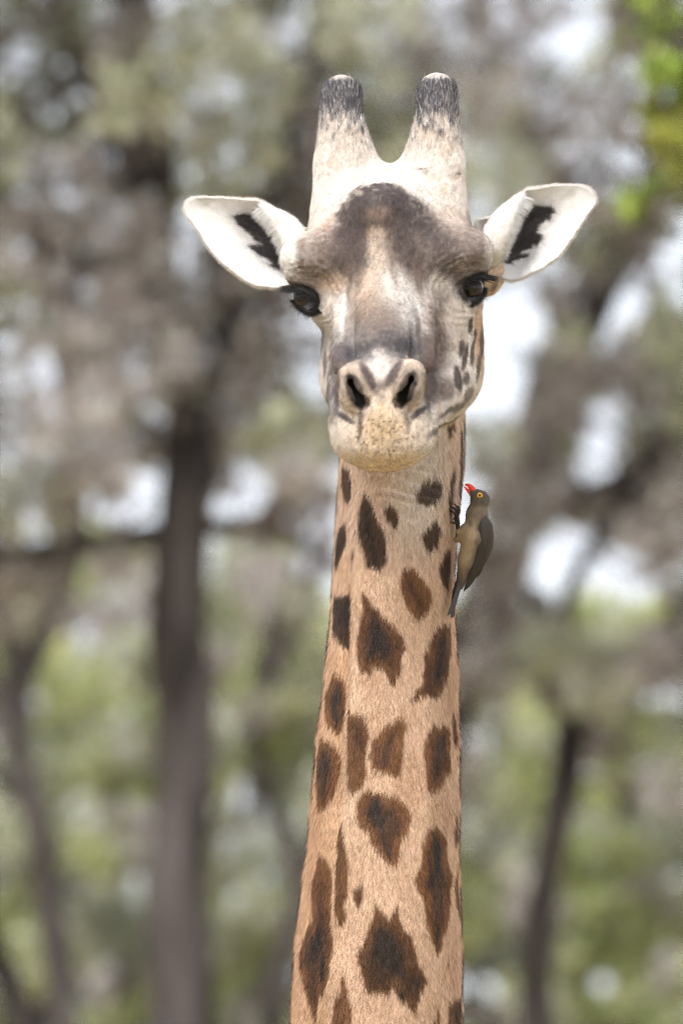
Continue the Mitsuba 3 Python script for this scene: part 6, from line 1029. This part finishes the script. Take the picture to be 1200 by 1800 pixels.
make_ear('giraffe__ear',
         [(323, 363), (329, 351), (350, 344), (400, 346), (440, 349), (462, 354), (478, 367), (500, 386), (525, 397), (548, 404), (560, 440), (545, 475), (520, 493), (500, 502), (470, 503), (440, 496), (415, 480), (385, 455), (360, 425), (338, 392)],
         (452, 418), (540, 440, 112),
         [(409, 377, 425, 371, 449, 374, 468, 362, 520, 400, 520, 470, 496, 477, 480, 468, 459, 457, 472, 462, 478, 460, 452, 445, 436, 427, 455, 426, 456, 424, 439, 407, 417, 391)],
         [(460, 358, 104), (478, 374, 88), (497, 393, 78), (512, 414, 72), (519, 442, 76), (514, 472, 95)], [5, 13, 23, 28, 26, 15], (-1.0, 0.65), 40)
make_ear('giraffe__ear_001',
         [(1049, 352), (1045, 337), (1030, 326), (1012, 323), (985, 323), (950, 327), (925, 333), (912, 343), (900, 358), (885, 370), (868, 378), (845, 384), (835, 425), (848, 468), (866, 482), (885, 488), (905, 490), (930, 481), (960, 465), (985, 445), (1005, 420), (1022, 393), (1038, 372)],
         (928, 408), (845, 425, 112),
         [(918, 346, 928, 355, 942, 357, 971, 359, 975, 370, 965, 385, 947, 396, 941, 404, 954, 411, 952, 420, 930, 436, 916, 441, 934, 442, 924, 450, 900, 460, 880, 462, 862, 452, 862, 405, 900, 385)],
         [(919, 341, 104), (902, 361, 88), (887, 384, 78), (876, 407, 72), (869, 432, 74), (866, 460, 90)], [5, 13, 22, 26, 23, 12], (1.0, 0.6), 60)

# eyes: a dark glossy ball with a paler rim of white below, black lids, long lashes
for key, cen, gaze, lid, low, out in (
        ('giraffe__eye', EYE_L, (-0.42, -0.16, -0.9), [(562, 541, -38), (553, 526, -47), (538, 514, -49), (522, 508, -42), (505, 508, -28)],
         [(562, 541, -38), (555, 547, -43), (545, 549, -43), (532, 543, -36), (516, 527, -27)], -1),
        ('giraffe__eye_001', EYE_R, (0.10, -0.10, -0.95), [(799, 516, -39), (806, 501, -47), (820, 492, -49), (840, 488, -42), (862, 490, -24)],
         [(799, 516, -39), (808, 528, -44), (821, 533, -45), (837, 527, -38), (850, 506, -26)], 1)):
    ball = trimesh.creation.icosphere(subdivisions=5, radius=1.0)
    bn_ = np.array(ball.vertices)
    g = np.array(gaze) / np.linalg.norm(gaze)
    cosg = bn_ @ g
    ec = np.tile(np.array([0.030, 0.018, 0.012]), (len(bn_), 1))
    ec = blend(ec, (0.006, 0.005, 0.005), smoothstep(0.80, 0.86, cosg))
    ec = blend(ec, S(150, 158, 186), smoothstep(0.60, 0.52, cosg))
    scene[key] = mesh_entry(place(np.array(cen) + bn_ * EYE_RAD), np.array(ball.faces), turn(bn_), ec, 'eyeball')
    rl = np.random.default_rng(70 + out)
    up, dn = spline(lid, 30), spline(low, 30)
    a = tube(up, np.interp(np.linspace(0, 1, 30), [0, .3, .7, 1], [3, 4.5, 5.5, 3]), 10)
    b = tube(dn, np.interp(np.linspace(0, 1, 30), [0, .3, .7, 1], [2.5, 3.2, 3.2, 2.5]), 10)
    V, F = join([a, b])
    scene[key + '__eyelid'] = mesh_entry(place(V), F, turn(vnormals(V, F)), None, 'black_hair')
    sets = []
    t = rl.uniform(0.12, 1, 300)
    roots = np.stack([np.interp(t, np.linspace(0, 1, 30), up[:, k]) for k in range(3)], 1) + rl.normal(0, 2.5, (300, 3))
    fl = np.stack([out * (0.25 + 0.9 * t), 0.55 - 0.50 * t, -0.75 + 0.35 * t], 1)
    nrm = np.tile([0.0, -0.5, -0.8], (300, 1))
    sets.append(strands(roots, nrm, fl, rl.uniform(14, 32, 300) * (0.6 + 0.5 * t), 1.2, 0.15, np.zeros((300, 3)), rl, 3, -0.15))
    t = rl.uniform(0.1, 0.9, 110)
    roots = np.stack([np.interp(t, np.linspace(0, 1, 30), dn[:, k]) for k in range(3)], 1)
    fl = np.stack([out * (0.1 + 0.8 * t), 1.0 - 0.4 * t, -0.2 + 0 * t], 1)
    sets.append(strands(roots, np.tile([0.0, 0.2, -1], (110, 1)), fl, rl.uniform(8, 20, 110), 1.2, 0.15, np.zeros((110, 3)), rl, 2, 0.05))
    t = rl.uniform(0.0, 1, 1500)
    rim = np.where((np.arange(1500) % 2 == 0)[:, None], np.stack([np.interp(t, np.linspace(0, 1, 30), up[:, k]) for k in range(3)], 1), np.stack([np.interp(t, np.linspace(0, 1, 30), dn[:, k]) for k in range(3)], 1))
    away = rim - np.array(cen)
    away[:, 2] = 0
    away /= np.linalg.norm(away, axis=1, keepdims=True)
    sets.append(strands(rim + away * rl.uniform(-1, 5, (1500, 1)) + np.array([[0, 0, -3.0]]), np.tile([0.0, 0, -1], (1500, 1)), away + np.array([[out * 0.4, 0.2, 0]]), rl.uniform(4, 8, 1500), 0.9, 0.2, np.zeros((1500, 3)), rl))
    s = stack(sets)
    scene[key + '__eyelash'] = mesh_entry(place(s[0]), s[1], turn(s[2]), None, 'black_hair')

# whiskers on lips and cheek, and the stiff mane down the back of the neck
rw = np.random.default_rng(5)
wp, wn_ = scatter(lambda c: ((c[:, 2] < -200) & (c[:, 1] > 720)) * 1.0, 70, rw)
ww = strands(wp, wn_, wn_ + np.array([[0, 0.4, 0]]), rw.uniform(14, 40, 70), 0.8, 1.2, np.tile(S(60, 54, 50), (70, 1)), rw, 2, 0.1)
wp, wn_ = scatter(lambda c: ((c[:, 1] > 540) & (c[:, 1] < 760) & (c[:, 2] > -150)) * 1.0, 90, rw)
w2 = strands(wp, wn_, wn_ + np.array([[0, 0.3, 0]]), rw.uniform(10, 26, 90), 0.7, 1.0, np.tile(S(70, 62, 56), (90, 1)), rw, 2, 0.1)
scene['giraffe__whiskers'] = hair_entry(stack([ww, w2]))
tag('giraffe__whiskers', kind='stuff')
nm = 9000
mh = rw.uniform(640, 2150, nm)
ma = np.radians(180 + rw.normal(0, 5.5, nm))
mc, mr, md, mrd = neck_at(mh)
mp = np.stack([mc + mr * np.sin(ma), mh, md - mrd * np.cos(ma)], 1)
mn = np.stack([np.sin(ma), 0 * ma, -np.cos(ma)], 1)
mt = smoothstep(0.45, 0.6, meshkit.noise(np.stack([mh / 60, mh * 0, mh * 0], 1), 4))
mcol = blend(np.tile(BROWN * 0.8, (nm, 1)), S(150, 96, 60), mt)
scene['giraffe__mane'] = hair_entry(strands(mp, mn, mn * 0.3 + np.array([[0, -0.25, 0]]) + rw.normal(0, .1, (nm, 3)), rw.uniform(70, 105, nm), 3.2, 2.2, mcol * rw.uniform(.6, 1.2, (nm, 1)), rw, 2, 0.1))
tag('giraffe__mane', kind='stuff')
# ---------------------------------------------------------------- the oxpecker clinging to the neck
def bird_sdf(p):
    s = cone(p, (839, 905, 100, 18), (834, 945, 103, 22))               # breast
    s = smin(s, cone(p, (834, 945, 103, 22), (823, 985, 112, 17)), 8)
    s = smin(s, cone(p, (823, 985, 112, 17), (808, 1030, 122, 7.5)), 8)
    s = smin(s, cone(p, (838, 905, 100, 17), (843, 886, 97, 15.5)), 8)  # neck
    s = smin(s, ell(p, (844, 876, 96), (17, 15, 15), 24), 7)            # head
    s = smin(s, cone(p, (836, 868, 94, 8.5), (831, 865, 93, 6.5)), 5)
    s = smin(s, cone(p, (812, 945, 108, 8), (803, 948, 112, 5)), 7)     # thighs
    s = smin(s, cone(p, (816, 928, 95, 7), (806, 935, 100, 4.5)), 7)
    return s


ov, of = surface_net(bird_sdf, (785, 840, 60), (880, 1050, 150), 1.1)
on_ = vnormals(ov, of)
oc = np.tile(S(118, 106, 95, .56), (len(ov), 1))
on1, on2 = N3(ov, (3, 9, 3), 80), N3(ov, 14, 81)
axis = np.interp(ov[:, 1], [850, 905, 945, 985, 1030], [846, 838, 833, 822, 808])
bell = smoothstep(905, 930, ov[:, 1] + on2 * 30) * smoothstep(1025, 985, ov[:, 1])
oc = blend(oc, S(188, 166, 134, .56), bell * smoothstep(14, -4, ov[:, 0] - axis + on2 * 14) * 0.9)
oc = blend(oc, S(150, 134, 112, .56), smoothstep(920, 900, ov[:, 1]) * smoothstep(880, 895, ov[:, 1]) * 0.5)
oc = blend(oc, S(98, 88, 78, .56), smoothstep(895, 880, ov[:, 1] + on1 * 10) * 0.85)
oc = blend(oc, S(112, 98, 84, .56), smoothstep(985, 1020, ov[:, 1]) * 0.6)
oc *= (1 + 0.5 * on1)[:, None]
tag('oxpecker', 'small brown bird with red bill and yellow eye ring clinging to the giraffe neck', 'bird')
scene['oxpecker__body'] = mesh_entry(place(ov), of, turn(on_), np.clip(oc, .01, .8))

rb = np.random.default_rng(91)
pk = rb.integers(0, len(ov), 12000)
scene['oxpecker__feathers'] = hair_entry(strands(ov[pk], on_[pk], np.array([[-0.25, 1.0, 0.1]]), rb.uniform(3, 7, 12000), 1.0, 0.14, np.clip(oc[pk] * rb.uniform(.8, 1.2, (12000, 1)), .01, .8), rb))
tag('oxpecker__feathers', kind='stuff')


def glossy(name, col, rough=0.35):
    scene[name] = {'type': 'principled', 'base_color': {'type': 'rgb', 'value': np.asarray(col, float).tolist()}, 'roughness': rough, 'specular': 0.5}


def solid(key, v, f, bsdf):
    scene[key] = mesh_entry(place(v), f, turn(vnormals(v, f)), None, bsdf)


glossy('bill_red', S(236, 58, 40, .75), 0.3)
glossy('eye_yellow', S(252, 196, 20, .8), 0.5)
glossy('eye_red', S(150, 28, 16, .5), 0.15)
glossy('eye_black', (0.006, 0.005, 0.005), 0.08)
glossy('foot_dark', S(62, 50, 46, .45), 0.55)
glossy('wing_dark', S(52, 44, 41, .45), 0.6)
glossy('wing_lighter', S(72, 63, 58, .45), 0.6)
glossy('tail_brown', S(74, 63, 57, .45), 0.6)
# bill: two stout mandibles, slightly parted, pointing up and left
solid('oxpecker__upper_bill', *tube(spline([(834, 866, 93), (829, 857.5, 92), (823, 852.8, 91), (816.5, 852.5, 90.5)], 16), np.interp(np.linspace(0, 1, 16), [0, .35, .8, 1], [6.0, 5.4, 2.8, .7]), 12), 'bill_red')
solid('oxpecker__lower_bill', *tube(spline([(832, 869.5, 93), (825, 864.0, 92), (819.5, 858.8, 91), (815.5, 855.0, 90.5)], 16), np.interp(np.linspace(0, 1, 16), [0, .4, .8, 1], [4.4, 3.4, 1.8, .5]), 12), 'bill_red')
ball = trimesh.creation.icosphere(subdivisions=3, radius=1.0)
bvv, bff = np.array(ball.vertices), np.array(ball.faces)
tor = trimesh.creation.torus(3.4, 1.25, major_sections=32, minor_sections=12)
tvv = np.array(tor.vertices)
ec_ = np.array((843.5, 870.5, 81.5))
solid('oxpecker__eye_ring', ec_ + tvv + np.array([0, 0, 0.5]), np.array(tor.faces), 'eye_yellow')
solid('oxpecker__eye', ec_ + bvv * np.array([3.1, 3.1, 2.2]) + np.array([0, 0, 0.6]), bff, 'eye_red')
solid('oxpecker__eye__pupil', ec_ + bvv * np.array([1.5, 1.5, 1.0]) + np.array([0, 0, -1.1]), bff, 'eye_black')


def feather(a, mid, b, w, d_thick, key, bsdf, facing):
    """a long vane: flattened tapering tube from a over mid to b"""
    path = spline([a, mid, b], 24)
    t = np.linspace(0, 1, 24)
    v, f = tube(path, w * np.interp(t, [0, .15, .6, .9, 1], [.45, .9, 1, .65, .12]), 12, d_thick, facing)
    solid(key, v, f, bsdf)


# folded wing: shoulder coverts over long dark primaries
WX = [(850, 905, 88), (856, 925, 90), (857, 950, 96), (848, 985, 106), (836, 1012, 114)]
wp_ = spline(WX, 30)
v, f = tube(wp_, np.interp(np.linspace(0, 1, 30), [0, .18, .5, .8, 1], [4, 11, 12.5, 8, 3]), 18, 0.42, (-0.35, 0.1, 0.9))
v += vnormals(v, f) * ((meshkit.fbm(v / np.array([3, 12, 3]), 2, 5) - .5) * 1.6)[:, None]
solid('oxpecker__wing', v, f, 'wing_lighter')
for i in range(5):
    k = i * 1.0
    feather((854 - 1.5 * k, 925 + 7 * k, 84 + 0.6 * k), (852 - 3.2 * k, 965 + 6 * k, 92 + k), (829 - 3.4 * k + (10 if i == 0 else 0), 1020 + 5 * k - (4 if i == 0 else 0), 112 + 2 * k), 5.6, 0.22,
            numbered('oxpecker__wing__primary_feather'), 'wing_dark', (-0.3, 0.1, 0.95))
for i in range(3):
    feather((850 - 3 * i, 912 + 5 * i, 81.5 + i), (853 - 3 * i, 935 + 6 * i, 83 + i), (850 - 4 * i, 965 + 7 * i, 90 + i), 7.0, 0.25,
            numbered('oxpecker__wing__covert_feather'), 'wing_lighter' if i == 0 else 'wing_dark', (-0.3, 0.1, 0.95))
feather((846, 930, 128), (846, 970, 130), (817, 1038, 132), 7, 0.3, numbered('oxpecker__wing_far'.replace('_far', '')), 'wing_dark', (-0.3, 0.1, 0.95))
# tail propped against the hide
for i in range(5):
    feather((812 - 1.3 * i, 1012 + i, 118 + 1.2 * i), (803 - 1.2 * i, 1045 + 2 * i, 100 + 2.4 * i), (791 + 1.6 * i - (4 if i == 0 else 0), 1086 - 3 * (i == 0), 78 + 3.0 * i), 4.6, 0.25,
            numbered('oxpecker__tail_feather'), 'tail_brown' if i < 2 else 'wing_dark', (-0.3, 0.1, 0.95))
# feet: shank, toes and claws hooked into the hair of the neck
for s_, (kx, kh, kd) in enumerate(((803, 948, 112), (806, 935, 100))):
    ft = np.array([(801 + 3 * s_, 912 - 6 * s_, 100 - 4 * s_)], float)[0]
    fk = numbered('oxpecker__foot')
    parts = [tube([(kx, kh, kd), (kx + 1, (kh + ft[1]) / 2, kd - 6), ft], [2.6, 2.2, 2.6], 8)]
    for j, (dx, dh, dd) in enumerate(((-8, -14, -2), (-3, -18, -6), (3, -14, -4), (-4, 8, -2))):
        mid_, end = ft + np.array([dx * .5 + 2.5, dh * .6, dd - 4.0]), ft + np.array([dx, dh, dd + 1])
        parts.append(tube(spline([ft, mid_, end], 10), np.linspace(2.2, 1.6, 10), 8))
        parts.append(tube(spline([end, end + np.array([-2.5, -2.5, -1.5]), end + np.array([-5, .5, 3])], 10), np.linspace(1.5, .3, 10), 6))
    v, f = join(parts)
    solid(fk, v, f, 'foot_dark')
